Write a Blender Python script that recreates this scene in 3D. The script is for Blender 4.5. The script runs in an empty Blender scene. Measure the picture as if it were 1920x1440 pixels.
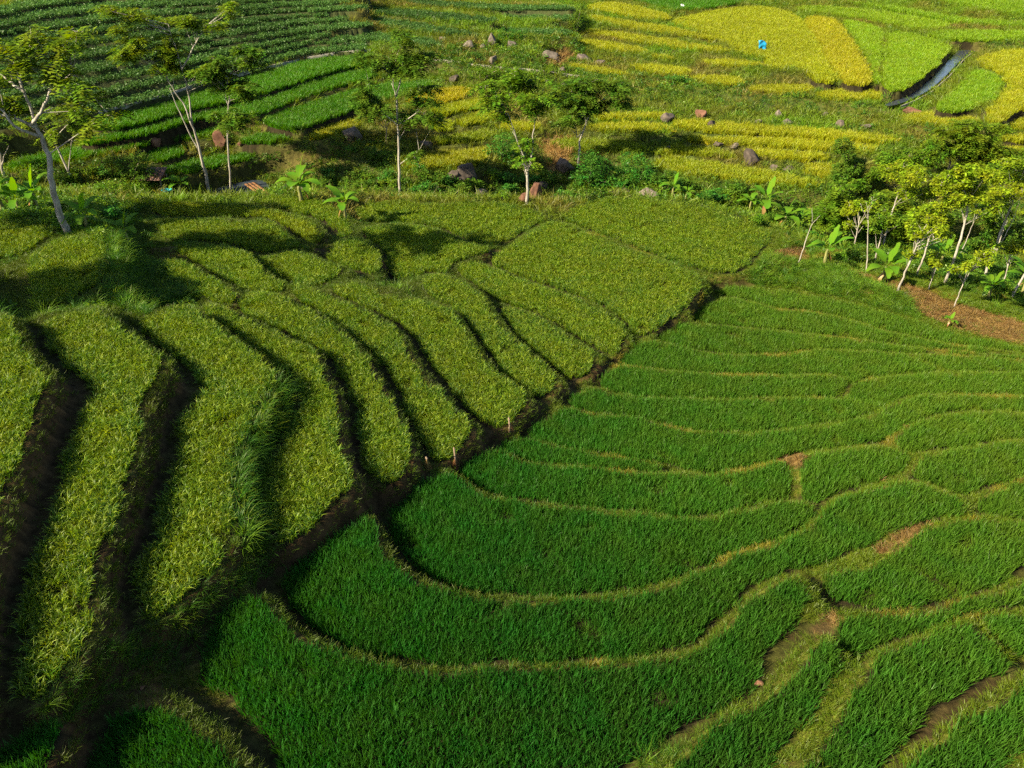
import bpy, math, random
import numpy as np
R = math.radians
rng = np.random.default_rng(11)
random.seed(7)
scene = bpy.context.scene
COL = scene.collection

# ---------------------------------------------------------------- camera
CAM = np.array([0.0, 0.0, 15.0]); PITCH = R(34.0); FPX = 1478.0
cam_d = bpy.data.cameras.new('camera'); cam = bpy.data.objects.new('camera', cam_d); COL.objects.link(cam)
cam.location = CAM; cam.rotation_euler = (R(90) - PITCH, 0, 0)
cam_d.sensor_width = 36; cam_d.lens = 36 * FPX / 1920; cam_d.clip_start = .1; cam_d.clip_end = 3000
scene.camera = cam
# ---------------------------------------------------------------- light
SUN_EL, SUN_AZ = R(34), R(27)           # elevation; angle behind the picture's left-right axis
to_sun = np.array([-math.cos(SUN_EL) * math.cos(SUN_AZ), -math.cos(SUN_EL) * math.sin(SUN_AZ), math.sin(SUN_EL)])
world = bpy.data.worlds.new('World'); scene.world = world; world.use_nodes = True
wn = world.node_tree; bg = wn.nodes['Background']
sky = wn.nodes.new('ShaderNodeTexSky'); sky.sky_type = 'NISHITA'; sky.sun_disc = False
sky.sun_elevation = SUN_EL; sky.sun_rotation = math.atan2(to_sun[0], to_sun[1])
wn.links.new(sky.outputs[0], bg.inputs[0]); bg.inputs[1].default_value = .06
sun_d = bpy.data.lights.new('sun', 'SUN'); sun = bpy.data.objects.new('sun', sun_d); COL.objects.link(sun)
sun_d.energy = 5.0; sun_d.angle = R(.6); sun_d.color = (1, .87, .62)
from mathutils import Vector, Matrix, Euler
sun.rotation_euler = Vector(to_sun).to_track_quat('Z', 'Y').to_euler()
scene.view_settings.view_transform = 'Standard'; scene.view_settings.look = 'None'
scene.view_settings.exposure = 1.6; scene.view_settings.gamma = 1.0
scene.cycles.max_bounces = 4; scene.cycles.diffuse_bounces = 2; scene.cycles.transmission_bounces = 3
scene.cycles.adaptive_threshold = .03; scene.cycles.transparent_max_bounces = 4; scene.cycles.use_denoising = False
scene.cycles.caustics_reflective = False; scene.cycles.caustics_refractive = False

# ---------------------------------------------------------------- pixel -> world helpers
CP, SP = math.cos(PITCH), math.sin(PITCH)
def ray(px, py):
    u = (np.asarray(px, float) - 960) / FPX; v = (720 - np.asarray(py, float)) / FPX
    return np.stack([u, CP + v * SP, -SP + v * CP], -1)
def on_z(px, py, z):
    d = ray(px, py); t = (z - CAM[2]) / np.minimum(d[..., 2], -.03)
    return CAM[:2] + d[..., :2] * t[..., None]
def on_y(px, py, y):
    d = ray(px, py); return CAM + d * (y / d[1])
def to_px(P):
    P = np.asarray(P, float) - CAM
    dep = P[..., 1] * CP - P[..., 2] * SP; up = P[..., 1] * SP + P[..., 2] * CP
    dep = np.where(dep < .1, .1, dep)
    return 960 + FPX * P[..., 0] / dep, 720 - FPX * up / dep, dep

# ---------------------------------------------------------------- mesh helpers
def mesh_np(name, V, F, mat=None, smooth=False):
    """V (n,3); F a list of integer arrays (m,3) or (m,4)"""
    F = [np.asarray(f, np.int32) for f in F if len(f)]
    me = bpy.data.meshes.new(name)
    V = np.asarray(V, np.float32); me.vertices.add(len(V)); me.vertices.foreach_set('co', V.ravel())
    if F:
        li = np.concatenate([f.ravel() for f in F]); tot = np.concatenate([np.full(len(f), f.shape[1], np.int32) for f in F])
        me.loops.add(len(li)); me.loops.foreach_set('vertex_index', li)
        st = np.concatenate([[0], np.cumsum(tot)[:-1]]).astype(np.int32)
        me.polygons.add(len(tot)); me.polygons.foreach_set('loop_start', st); me.polygons.foreach_set('loop_total', tot)
        if smooth: me.polygons.foreach_set('use_smooth', np.ones(len(tot), bool))
    me.update(calc_edges=True)
    if mat: me.materials.append(mat)
    return me
def link(name, data, parent=None, **props):
    o = bpy.data.objects.new(name, data); COL.objects.link(o)
    if parent: o.parent = parent
    for k, v in props.items(): o[k] = v
    return o
class MB:
    def __init__(s): s.v = []; s.q = []; s.t = []; s.n = 0
    def add(s, V, Q=(), T=()):
        V = np.asarray(V, float)
        if len(Q): s.q.append(np.asarray(Q) + s.n)
        if len(T): s.t.append(np.asarray(T) + s.n)
        s.v.append(V); s.n += len(V)
    def tube(s, pts, rad, seg=7, cap=True):
        pts = np.asarray(pts, float); n = len(pts); rad = np.broadcast_to(rad, n)
        tan = np.gradient(pts, axis=0); tan /= np.linalg.norm(tan, axis=1)[:, None] + 1e-9
        ref = np.array([0, 1., 0]) if abs(tan[0, 1]) < .8 else np.array([1., 0, 0])
        a = np.cross(tan, ref); a /= np.linalg.norm(a, axis=1)[:, None] + 1e-9; b = np.cross(tan, a)
        th = np.arange(seg) / seg * 2 * math.pi
        V = pts[:, None] + rad[:, None, None] * (a[:, None] * np.cos(th)[None, :, None] + b[:, None] * np.sin(th)[None, :, None])
        Q = [(i * seg + j, i * seg + (j + 1) % seg, (i + 1) * seg + (j + 1) % seg, (i + 1) * seg + j) for i in range(n - 1) for j in range(seg)]
        V = V.reshape(-1, 3); T = []
        if cap:
            k = len(V); V = np.vstack([V, pts[0], pts[-1]])
            T = [(k, (j + 1) % seg, j) for j in range(seg)] + [(k + 1, (n - 1) * seg + j, (n - 1) * seg + (j + 1) % seg) for j in range(seg)]
        s.add(V, Q, T)
    def box(s, c, d, rot=None):
        c = np.asarray(c, float); d = np.asarray(d, float) / 2
        V = np.array([(x, y, z) for x in (-1, 1) for y in (-1, 1) for z in (-1, 1)]) * d
        if rot is not None: V = V @ np.array(Euler(rot).to_matrix()).T
        s.add(V + c, [(0, 1, 3, 2), (4, 6, 7, 5), (0, 4, 5, 1), (2, 3, 7, 6), (0, 2, 6, 4), (1, 5, 7, 3)])
    def mesh(s, name, mat, smooth=False):
        return mesh_np(name, np.vstack(s.v), [np.vstack(s.q) if s.q else [], np.vstack(s.t) if s.t else []], mat, smooth)

# ---------------------------------------------------------------- materials
def new_mat(name):
    m = bpy.data.materials.new(name); m.use_nodes = True; t = m.node_tree; t.nodes.clear()
    out = t.nodes.new('ShaderNodeOutputMaterial')
    return m, t, t.nodes.new, t.links.new, out
def leaf_mat(name, color=None, attr=None, trans=.35, gloss=.06, vary=.35, rough=.4, hue=.03, nscale=1.5):
    m, t, N, L, out = new_mat(name)
    if attr:
        c = N('ShaderNodeAttribute'); c.attribute_type = 'INSTANCER'; c.attribute_name = attr; csock = c.outputs['Color']
        rnd = N('ShaderNodeObjectInfo').outputs['Random']
    else:
        c = N('ShaderNodeRGB'); c.outputs[0].default_value = (*color, 1); csock = c.outputs[0]
        rnd = N('ShaderNodeNewGeometry').outputs['Random Per Island']
    geo = N('ShaderNodeNewGeometry')
    isl = geo.outputs['Random Per Island']
    if attr:                                                            # a share of each ripe clump is ears, not leaves
        gt = N('ShaderNodeMath'); gt.operation = 'GREATER_THAN'; gt.inputs[1].default_value = .62; L(isl, gt.inputs[0])
        mu = N('ShaderNodeMath'); mu.operation = 'MULTIPLY'; L(gt.outputs[0], mu.inputs[0]); L(c.outputs['Alpha'], mu.inputs[1])
        mc = N('ShaderNodeMix'); mc.data_type = 'RGBA'; L(mu.outputs[0], mc.inputs[0]); L(csock, mc.inputs[6]); mc.inputs[7].default_value = (.31, .38, .020, 1); csock = mc.outputs[2]
    nz = N('ShaderNodeTexNoise'); nz.inputs['Scale'].default_value = nscale; nz.inputs['Detail'].default_value = 2
    L(geo.outputs['Position'], nz.inputs['Vector'])
    add = N('ShaderNodeMath'); add.operation = 'ADD'; L(rnd, add.inputs[0]); L(isl, add.inputs[1])
    mr = N('ShaderNodeMapRange'); mr.inputs[2].default_value = 2
    mr.inputs[3].default_value = 1 - vary; mr.inputs[4].default_value = 1 + vary; L(add.outputs[0], mr.inputs[0])
    mr2 = N('ShaderNodeMapRange'); mr2.inputs[1].default_value = .3; mr2.inputs[2].default_value = .7
    mr2.inputs[3].default_value = .5 - hue; mr2.inputs[4].default_value = .5 + hue; L(nz.outputs[0], mr2.inputs[0])
    hs = N('ShaderNodeHueSaturation'); L(csock, hs.inputs['Color']); L(mr.outputs[0], hs.inputs['Value']); L(mr2.outputs[0], hs.inputs['Hue'])
    d = N('ShaderNodeBsdfDiffuse'); L(hs.outputs[0], d.inputs[0])
    tr = N('ShaderNodeBsdfTranslucent')
    hs2 = N('ShaderNodeHueSaturation'); hs2.inputs['Hue'].default_value = .485; hs2.inputs['Saturation'].default_value = 1.1
    hs2.inputs['Value'].default_value = 1.25; L(hs.outputs[0], hs2.inputs['Color']); L(hs2.outputs[0], tr.inputs[0])
    mx = N('ShaderNodeMixShader'); mx.inputs[0].default_value = trans; L(d.outputs[0], mx.inputs[1]); L(tr.outputs[0], mx.inputs[2])
    g = N('ShaderNodeBsdfGlossy'); g.inputs['Roughness'].default_value = rough; g.inputs[0].default_value = (1, 1, .9, 1)
    mx2 = N('ShaderNodeMixShader'); mx2.inputs[0].default_value = gloss
    L(mx.outputs[0], mx2.inputs[1]); L(g.outputs[0], mx2.inputs[2]); L(mx2.outputs[0], out.inputs[0])
    return m
def solid_mat(name, c1, c2, scale=4, rough=.9, bump=.3, detail=6, contrast=(.35, .65), spec=.2, stretch=(1, 1, 1), vary=0):
    m, t, N, L, out = new_mat(name)
    p = N('ShaderNodeBsdfPrincipled'); p.inputs['Roughness'].default_value = rough; p.inputs['Specular IOR Level'].default_value = spec
    tc = N('ShaderNodeTexCoord'); mp = N('ShaderNodeMapping'); mp.inputs['Scale'].default_value = stretch
    L(tc.outputs['Object'], mp.inputs[0])
    nz = N('ShaderNodeTexNoise'); nz.inputs['Scale'].default_value = scale; nz.inputs['Detail'].default_value = detail; nz.inputs['Roughness'].default_value = .65
    L(mp.outputs[0], nz.inputs['Vector'])
    cr = N('ShaderNodeValToRGB'); cr.color_ramp.elements[0].position = contrast[0]; cr.color_ramp.elements[1].position = contrast[1]
    cr.color_ramp.elements[0].color = (*c1, 1); cr.color_ramp.elements[1].color = (*c2, 1); L(nz.outputs[0], cr.inputs[0])
    sock = cr.outputs[0]
    if vary:
        oi = N('ShaderNodeObjectInfo'); mr = N('ShaderNodeMapRange'); mr.inputs[3].default_value = 1 - vary; mr.inputs[4].default_value = 1 + vary
        L(oi.outputs['Random'], mr.inputs[0]); hs = N('ShaderNodeHueSaturation'); L(sock, hs.inputs['Color']); L(mr.outputs[0], hs.inputs['Value']); sock = hs.outputs[0]
    L(sock, p.inputs['Base Color'])
    b = N('ShaderNodeBump'); b.inputs['Strength'].default_value = bump; b.inputs['Distance'].default_value = .05
    L(nz.outputs[0], b.inputs['Height']); L(b.outputs[0], p.inputs['Normal']); L(p.outputs[0], out.inputs[0])
    return m

# ---------------------------------------------------------------- the fields, traced on the photograph
# each: key, level (m), crop kind, outline (pixels of the crop's top), label
G, M, FG, FY = 'young', 'ripe', 'fargreen', 'gold'
L4 = [(1155,679),(1187,687),(1273,694),(1347,700),(1447,702),(1570,700),(1590,710)]
L4b = [(1585,741),(1600,717),(1640,703),(1713,697),(1780,693),(1920,695),(2080,697)]
L5 = [(1115,719),(1147,737),(1207,743),(1280,743),(1347,747),(1447,743),(1573,743)]
L5b = [(1640,772),(1665,758),(1680,747),(1707,740),(1780,737),(1920,740),(2080,742)]
L6 = [(1060,756),(1080,767),(1107,773),(1180,777),(1230,790),(1273,803),(1320,808),(1413,810),(1513,800),(1613,783)]
L7 = [(977,814),(1000,822),(1047,837),(1113,847),(1180,858),(1250,870),(1313,884)]
L8 = [(927,834),(957,853),(993,867),(1063,868),(1147,877),(1213,885),(1313,887)]
L8e = [(1347,887),(1413,873),(1463,860)]
L8r = [(1510,843),(1563,840),(1647,830),(1680,813),(1703,793),(1747,780),(1780,770),(1847,767),(1920,772),(2080,775)]
L9 = [(857,882),(867,897),(893,917),(927,930),(1013,940),(1113,953),(1213,958),(1263,967),(1330,967),(1363,960),(1397,952),(1427,940)]
L3 = [(1216,630),(1280,650),(1347,662),(1430,663),(1480,662),(1520,653),(1580,655),(1680,660),(1780,663),(1913,672),(2080,682)]
L2 = [(1284,600),(1340,607),(1413,613),(1497,622),(1580,630),(1640,638),(1697,647),(1780,655),(1910,664)]
L1 = [(1343,553),(1413,563),(1453,577),(1530,582),(1597,597),(1647,615),(1697,625),(1770,642),(1905,658)]
T0 = [(1352,540),(1380,532),(1447,543),(1563,560),(1647,582),(1713,597),(1780,622),(1847,637),(1925,650)]
L10 = [(1540,950),(1513,977),(1480,1000),(1430,1013),(1380,1027),(1343,1047),(1313,1065),(1263,1083),(1190,1100),(1163,1108),(1080,1107),(1013,1113),(947,1110),(880,1103),(820,1083),(777,1060),(747,1027),(733,990),(730,957)]
L10b = [(700,973),(707,1007),(720,1040),(747,1067),(790,1090),(840,1107),(913,1120),(980,1127),(1047,1120),(1113,1122),(1163,1117),(1213,1107),(1280,1087),(1313,1073),(1347,1057),(1397,1030),(1463,1017),(1497,1003),(1530,983),(1560,947),(1580,930)]
rv = lambda l: l[::-1]
up = lambda l, d: [(x, y + d) for x, y in l]
PLOTS = [
 ('G1', -3.9, G, T0 + rv(up(L1, -4)), 'farthest young green rice strip along the dry grass under the right-hand trees'),
 ('G2', -3.6, G, up(L1, 2) + rv(up(L2, -4)), 'second young green rice strip down from the right-hand trees, thin at its right end'),
 ('G3', -3.3, G, up(L2, 2) + rv(up(L3, -4)), 'third young green rice strip down from the right-hand trees'),
 ('G4', -3.0, G, up(L3, 2) + rv(up(L4b, -3)) + rv(up(L4, -4)), 'long young green rice strip, fourth down from the right-hand trees'),
 ('G5', -2.7, G, up(L4, 2) + [(1594,718),(1580,738)] + rv(up(L5, -4)), 'fifth young green rice strip, ending at a curled yellow bund tip'),
 ('G5r', -2.75, G, up(L4b, 4) + rv(up(L5b, -4)) + [(1625,760),(1590,746)], 'young green rice strip at the right edge between two curled bund tips'),
 ('G6', -2.4, G, up(L5, 2) + [(1640,753),(1660,757),(1640,767),(1613,778)] + rv(up(L6, -4)[:-1]), 'sixth young green rice strip below the right-hand trees, pointed at right'),
 ('G7', -2.05, G, up(L6, 2) + up(L5b, 4) + rv(up(L8r, -5)) + [(1467,852)] + rv(up(L8e, -4)) + rv(up(L7, -4)), 'wide young green rice strip above the pale straw patch on the bund'),
 ('G8', -1.85, G, up(L7, 2)[:-1] + rv(up(L8, -3)[:-1]), 'narrow young green rice sliver beside the channel above the curved terraces'),
 ('G9', -1.5, G, up(L8, 3) + up(L8e, 4) + [(1480,878),(1488,905),(1486,930),(1440,934)] + rv(up(L9, -5)), 'young green rice strip ending at the short upright yellow bund'),
 ('G10r', -1.3, G, [(1505,853),(1563,846),(1657,836),(1680,845),(1704,852),(1697,873),(1685,885),(1657,888),(1628,900),(1610,912),(1580,917),(1555,922),(1535,938),(1508,934),(1508,907),(1502,880)], 'lens of young green rice right of the short upright yellow bund'),
 ('G11', -1.05, G, [(743,940),(785,906),(823,880),(853,885)] + up(L9, 5) + [(1487,942),(1530,946)] + L10, 'innermost big crescent of young green rice in the curved terraces'),
 ('G12', -.5, G, [(547,1060),(600,1020),(640,993),(685,962)] + L10b + [(1613,922),(1670,905),(1697,903),(1747,912),(1780,928),(1806,935),(1804,957),(1780,964),(1730,974),(1680,984),(1645,1004),(1613,1024),(1573,1040),(1533,1054),(1500,1060),(1467,1064),(1438,1077),(1410,1091),(1390,1115),(1371,1135),(1345,1160),(1311,1190),(1280,1212),(1207,1224),(1117,1234),(1007,1237),(907,1240),(830,1243),(773,1239),(707,1225),(640,1205),(593,1178),(560,1155),(537,1125),(533,1087)], 'long middle crescent of young green rice sweeping up to the right'),
 ('G13', 0, G, [(423,1140),(483,1112),(495,1120),(512,1150),(533,1172),(573,1196),(640,1226),(707,1243),(773,1257),(847,1260),(923,1252),(1007,1250),(1117,1247),(1207,1238),(1277,1226),(1317,1217),(1351,1190),(1377,1163),(1396,1133),(1426,1106),(1458,1088),(1480,1079),(1495,1083),(1508,1096),(1513,1113),(1507,1137),(1493,1163),(1476,1176),(1459,1190),(1443,1213),(1427,1237),(1412,1275),(1400,1300),(1360,1320),(1313,1342),(1275,1365),(1245,1390),(1170,1423),(1130,1460),(1090,1540),(560,1540),(533,1440),(500,1393),(467,1343),(440,1320),(417,1293),(377,1267),(367,1227),(377,1187)], 'largest dark green rice terrace filling the bottom of the picture'),
 ('G14', .3, G, [(1537,1200),(1560,1194),(1575,1215),(1570,1247),(1549,1287),(1522,1333),(1489,1370),(1459,1407),(1432,1440),(1380,1530),(1220,1530),(1262,1440),(1300,1402),(1347,1356),(1407,1322),(1453,1298),(1487,1265),(1513,1230)], 'narrow young green rice strip between two broad yellow grass bunds'),
 ('G15', .0, G, [(1584,1152),(1630,1150),(1697,1154),(1747,1147),(1813,1127),(1863,1111),(1920,1091),(2060,1050),(2060,1130),(1920,1133),(1847,1135),(1813,1143),(1763,1166),(1713,1186),(1647,1206),(1607,1219),(1592,1220),(1580,1200),(1575,1177)], 'young green rice strip below the long dark ditch line at right'),
 ('G16', .35, G, [(1633,1236),(1680,1212),(1747,1191),(1793,1171),(1825,1161),(1848,1187),(1874,1217),(1888,1237),(1872,1254),(1840,1274),(1806,1294),(1773,1310),(1745,1328),(1732,1350),(1702,1376),(1668,1408),(1640,1440),(1590,1530),(1530,1530),(1556,1443),(1535,1410),(1553,1375),(1577,1335),(1602,1295),(1625,1262)], 'broad young green rice terrace at lower right with a ragged brown ditch on its right'),
 ('G16b', .5, G, [(1493,1430),(1518,1423),(1543,1445),(1530,1530),(1440,1530)], 'tiny wedge of young green rice at the bottom edge between yellow bunds'),
 ('G17', .15, G, [(1842,1157),(1856,1150),(1920,1149),(2060,1142),(2060,1230),(1920,1220),(1905,1224),(1883,1200)], 'young green rice corner at the right edge behind a dark cross ditch'),
 ('G18', .75, G, [(1722,1424),(1763,1395),(1800,1358),(1850,1328),(1885,1305),(1920,1286),(2060,1245),(2060,1330),(1915,1395),(1882,1428),(1850,1530),(1690,1530),(1698,1450)], 'young green rice terrace in the bottom right corner'),
 ('G19', -.35, G, [(1755,984),(1820,971),(1880,974),(1920,979),(2060,990),(2060,1005),(1920,1055),(1880,1083),(1847,1099),(1780,1119),(1713,1133),(1647,1134),(1597,1129),(1562,1122),(1549,1107),(1550,1080),(1580,1074),(1622,1067),(1650,1047),(1693,1024),(1716,1004)], 'big light green rice terrace below the straw-covered bund at right'),
 ('G20', -.65, G, [(1834,931),(1856,921),(1900,907),(1920,901),(2060,884),(2060,975),(1920,966),(1880,962),(1838,954)], 'young green rice terrace at the right edge beside a short yellow bund end'),
 ('G21', -1.1, G, [(1737,847),(1827,841),(1860,831),(1893,826),(1920,829),(2060,834),(2060,876),(1920,889),(1897,896),(1847,909),(1813,920),(1780,915),(1747,899),(1701,889),(1707,883),(1731,863)], 'young green rice terrace at right with a yellow bund tip at its upper left'),
 ('G22', -1.6, G, up(L8r, 5)[3:] + [(2080,823),(1920,819),(1893,816),(1860,821),(1827,831),(1737,836),(1712,845),(1690,838)], 'young green rice strip at right above the flat bund line'),
 # ripening rice, left slope
 ('Y1', 2.4, M, [(-160,585),(0,590),(20,593),(37,653),(67,683),(83,700),(77,733),(50,800),(43,833),(20,873),(0,920),(-40,1060),(-70,1200),(-100,1420),(-330,1420),(-330,590)], 'ripening rice terrace cut by the left edge, highest on the slope'),
 ('Y2', 1.6, M, [(80,600),(110,587),(150,580),(180,578),(213,600),(253,633),(300,663),(307,673),(277,720),(270,733),(263,783),(253,830),(240,880),(217,953),(187,1030),(167,1080),(173,1130),(163,1180),(127,1237),(100,1270),(67,1310),(37,1297),(30,1253),(37,1193),(23,1147),(30,1100),(43,1070),(67,1033),(83,987),(100,927),(110,877),(133,813),(150,760),(180,723),(160,707),(127,690),(93,650),(80,627)], 'long bent ripening rice terrace at left between two dark banks'),
 ('Y3', .8, M, [(260,600),(300,577),(333,568),(360,573),(377,590),(417,617),(467,650),(517,690),(513,707),(483,760),(463,793),(443,847),(430,897),(437,947),(437,997),(413,1047),(367,1090),(333,1120),(283,1163),(257,1130),(247,1100),(260,1047),(287,993),(293,953),(310,907),(330,853),(327,817),(337,783),(373,733),(400,720),(373,717),(353,683),(300,643),(267,617)], 'bent ripening rice terrace left of the tall dark grass bank'),
 ('Y4', .05, M, [(377,574),(400,567),(433,582),(467,597),(533,630),(587,650),(600,667),(605,703),(618,713),(632,734),(630,765),(634,807),(643,848),(659,873),(665,886),(657,909),(638,925),(600,963),(567,993),(527,1020),(500,993),(490,947),(493,897),(507,848),(543,796),(559,757),(563,737),(550,717),(520,683),(473,647),(433,613),(400,597),(382,586)], 'ripening rice terrace right of the tall dark grass bank, wide at its foot'),
 ('Y5', -.6, M, [(443,563),(457,547),(483,543),(510,547),(550,567),(577,576),(625,604),(652,629),(675,652),(690,667),(693,680),(700,702),(720,723),(735,750),(746,775),(764,805),(771,827),(772,859),(761,880),(742,894),(715,902),(705,890),(684,869),(674,838),(668,802),(668,765),(660,734),(645,713),(629,692),(617,667),(590,650),(562,633),(515,608),(477,595),(450,580)], 'long ripening rice strip with a brown earth bank along its left side'),
 ('Y6', -1.2, M, [(545,532),(565,532),(610,549),(640,563),(683,579),(733,608),(755,629),(765,657),(791,693),(795,717),(821,722),(838,745),(851,771),(878,785),(888,797),(880,817),(857,837),(833,857),(810,863),(795,837),(776,800),(753,750),(731,700),(705,664),(676,642),(640,608),(615,592),(577,567),(550,550)], 'ripening rice strip with the two bamboo stakes at its lower end'),
 ('Y7', -1.8, M, [(612,541),(625,530),(660,526),(690,535),(723,547),(773,560),(840,575),(855,588),(878,628),(905,664),(931,698),(968,718),(988,734),(988,753),(973,773),(950,787),(927,800),(899,782),(861,753),(844,717),(817,690),(791,657),(767,617),(735,592),(675,569),(640,551)], 'broad ripening rice strip ending beside the lone bamboo stake'),
 ('Y8', -2.3, M, [(790,518),(807,510),(853,519),(893,542),(915,567),(931,597),(958,630),(998,663),(1038,694),(1048,707),(1033,730),(1007,743),(982,726),(950,700),(924,663),(897,633),(873,593),(857,576),(830,560),(800,548)], 'narrow ripening rice strip second from the wide upper field'),
 ('Y9', -2.8, M, [(926,563),(940,573),(990,583),(1023,600),(1063,627),(1083,643),(1120,663),(1117,683),(1090,703),(1063,710),(1037,683),(1011,663),(977,630),(951,600)], 'short ripening rice strip just below the wide upper field'),
 ('Y10', -3.45, M, [(952,460),(1000,430),(1040,408),(1120,443),(1200,474),(1280,502),(1325,520),(1300,563),(1275,585),(1240,610),(1207,627),(1187,625),(1180,608),(1150,580),(1090,552),(1020,530),(955,506),(905,483)], 'wide ripening rice field in the middle, reaching right to the channel'),
 ('Y11', -3.2, M, [(892,486),(948,512),(1016,536),(1084,558),(1142,586),(1172,612),(1177,632),(1160,658),(1143,661),(1117,647),(1077,624),(1023,588),(973,571),(933,561),(895,533),(865,512),(852,496)], 'tapering ripening rice strip along the lower left of the wide middle field'),
 ('Y12', -4.0, M, [(1045,401),(1090,378),(1150,365),(1210,370),(1300,378),(1380,400),(1430,425),(1457,440),(1430,465),(1395,508),(1330,508),(1280,490),(1200,462),(1120,430),(1062,412)], 'lit ripening rice field in front of the banana clump by the ravine'),
 ('Y13', -3.8, M, [(655,395),(700,372),(760,374),(820,380),(900,374),(960,381),(1015,395),(1028,404),(985,428),(935,455),(880,452),(830,424),(760,412),(690,412)], 'ripening rice field along the stream rim between the two white trunks'),
 ('Y14', -3.1, M, [(667,432),(700,420),(760,418),(830,430),(880,458),(930,462),(885,476),(845,490),(840,508),(805,505),(780,514),(735,520),(722,500),(728,480),(712,458)], 'ripening rice patch in dappled tree shade in the middle distance'),
 ('Z1', -2.8, M, [(277,388),(290,376),(340,374),(415,381),(480,384),(520,396),(560,404),(585,412),(603,430),(602,447),(590,454),(565,447),(545,432),(520,412),(490,402),(440,402),(400,407),(340,402),(290,402)], 'yellowest ripening rice strip, ending in a lit rounded tip above a brown gully'),
 ('Z2', -3.3, M, [(455,373),(490,362),(540,363),(590,368),(625,378),(640,398),(655,420),(660,435),(640,443),(622,425),(603,412),(580,401),(540,393),(500,382)], 'ripening rice strip along the stream rim below the single banana plant'),
 ('Z3', -2.1, M, [(290,410),(350,406),(430,409),(465,417),(495,406),(517,419),(540,438),(565,453),(588,463),(540,462),(500,470),(470,468),(440,455),(400,447),(350,447),(310,447),(298,428)], 'shaded ripening rice strip just below the yellowest one'),
 ('Z4', -1.2, M, [(315,457),(390,458),(440,464),(470,475),(490,500),(505,520),(537,527),(530,542),(502,546),(465,540),(440,534),(415,519),(380,495),(347,478)], 'ripening rice strip with a dark gap at its right, above the small hedge-like plot'),
 ('Z5', -.4, M, [(302,492),(315,484),(347,489),(380,512),(415,527),(445,549),(438,562),(415,565),(380,552),(365,537),(340,530),(315,525),(307,510)], 'small shaded ripening rice plot beside the bare brown bank'),
 ('Z6', -1.9, M, [(485,480),(510,478),(540,465),(577,475),(602,487),(650,497),(635,510),(602,530),(577,536),(547,529),(527,521),(508,514),(494,499)], 'ripening rice patch left of the short dark ditch in the middle distance'),
 ('Z7', -2.5, M, [(617,462),(635,446),(677,440),(705,462),(718,480),(713,500),(690,512),(655,497),(608,482)], 'rounded ripening rice patch right of the brown gully'),
 ('Z8', .8, M, [(50,483),(83,457),(110,445),(167,439),(198,441),(203,497),(190,520),(150,547),(100,567),(57,580),(47,540),(50,510)], 'squarish lit ripening rice plot below the leaning tree on the left'),
 ('Z9', .5, M, [(-120,410),(0,408),(60,407),(108,424),(80,446),(45,474),(20,470),(-120,520)], 'shaded rice plot at the left edge below the banana clump'),
 ('B1', 1.3, G, [(-160,1440),(0,1407),(50,1367),(87,1345),(117,1345),(110,1377),(90,1427),(60,1530),(-160,1530)], 'young green rice corner in the bottom left of the picture'),
 ('B2', .5, G, [(193,1345),(227,1322),(267,1320),(317,1343),(367,1370),(417,1403),(443,1440),(490,1530),(140,1530),(165,1440),(187,1377)], 'young green rice plot at bottom left beside the orange stone'),
 # across the stream, bright green
 ('FG1', -2.9, FG, [(177,220),(233,210),(317,187),(377,163),(467,140),(517,130),(567,110),(640,101),(673,101),(697,110),(690,116),(633,126),(567,146),(493,172),(400,192),(333,206),(267,226),(177,242)], 'top bright green rice strip under the pale channel wall'),
 ('FG2', -3.4, FG, [(150,258),(200,248),(267,234),(400,201),(493,181),(567,155),(633,135),(700,122),(705,142),(633,158),(567,177),(520,197),(470,212),(400,212),(330,230),(270,247),(200,259),(150,266)], 'second bright green rice strip below the pale channel wall'),
 ('FG3', -4.1, FG, [(10,303),(80,286),(140,273),(200,267),(240,257),(292,248),(285,262),(240,275),(180,287),(130,295),(60,305),(10,313)], 'low bright green rice strip behind the pale leaning trunks at left'),
 ('FG4', -3.9, FG, [(483,222),(533,205),(583,189),(640,171),(700,157),(760,152),(812,146),(800,162),(740,178),(690,193),(640,209),(600,222),(567,236),(520,236)], 'broad bright green rice strip above the golden corner plot'),
 ('FG5', -4.6, FG, [(450,254),(500,245),(563,242),(563,251),(500,263),(453,264)], 'short bright green rice strip right of the tall red boulder'),
 ('FG6', -4.4, FG, [(297,248),(333,236),(417,223),(423,231),(400,247),(350,257),(300,261)], 'short bright green rice strip between the forked tree and the red boulder'),
 ('FG7', -4.9, FG, [(267,281),(310,272),(350,268),(350,280),(293,299),(273,299)], 'small bright green rice plot above the rusty shed roof'),
 ('FG8', -5.5, FG, [(297,311),(367,294),(433,288),(483,278),(477,291),(417,304),(333,321),(307,323)], 'lowest bright green rice strip beside the stream behind two trunks'),
 ('FG9', -4.6, FG, [(-120,265),(0,247),(57,241),(67,258),(0,282),(-120,310)], 'bright green rice corner at the left edge behind the branching tree'),
 # across the stream, golden, centre
 ('FY1', -4.6, FY, [(573,248),(600,228),(640,214),(677,204),(674,224),(660,234),(640,239),(590,256)], 'golden rice plot at the end of the bright green terraces'),
 ('FY2', -3.9, FY, [(760,181),(817,164),(857,157),(887,161),(883,172),(840,185),(790,192),(767,189)], 'brightest golden rice strip behind the tall white-trunked tree'),
 ('FY3', -4.2, FY, [(800,200),(853,188),(907,178),(937,188),(873,202),(827,210)], 'golden rice strip second below the grassy bank in the centre'),
 ('FY4', -4.6, FY, [(857,221),(907,203),(947,202),(943,212),(900,225),(860,229)], 'golden rice strip third below the grassy bank in the centre'),
 ('FY5', -4.8, FY, [(803,228),(827,215),(850,227),(853,235),(820,242)], 'small golden rice plot right of the tall white trunk'),
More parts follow.
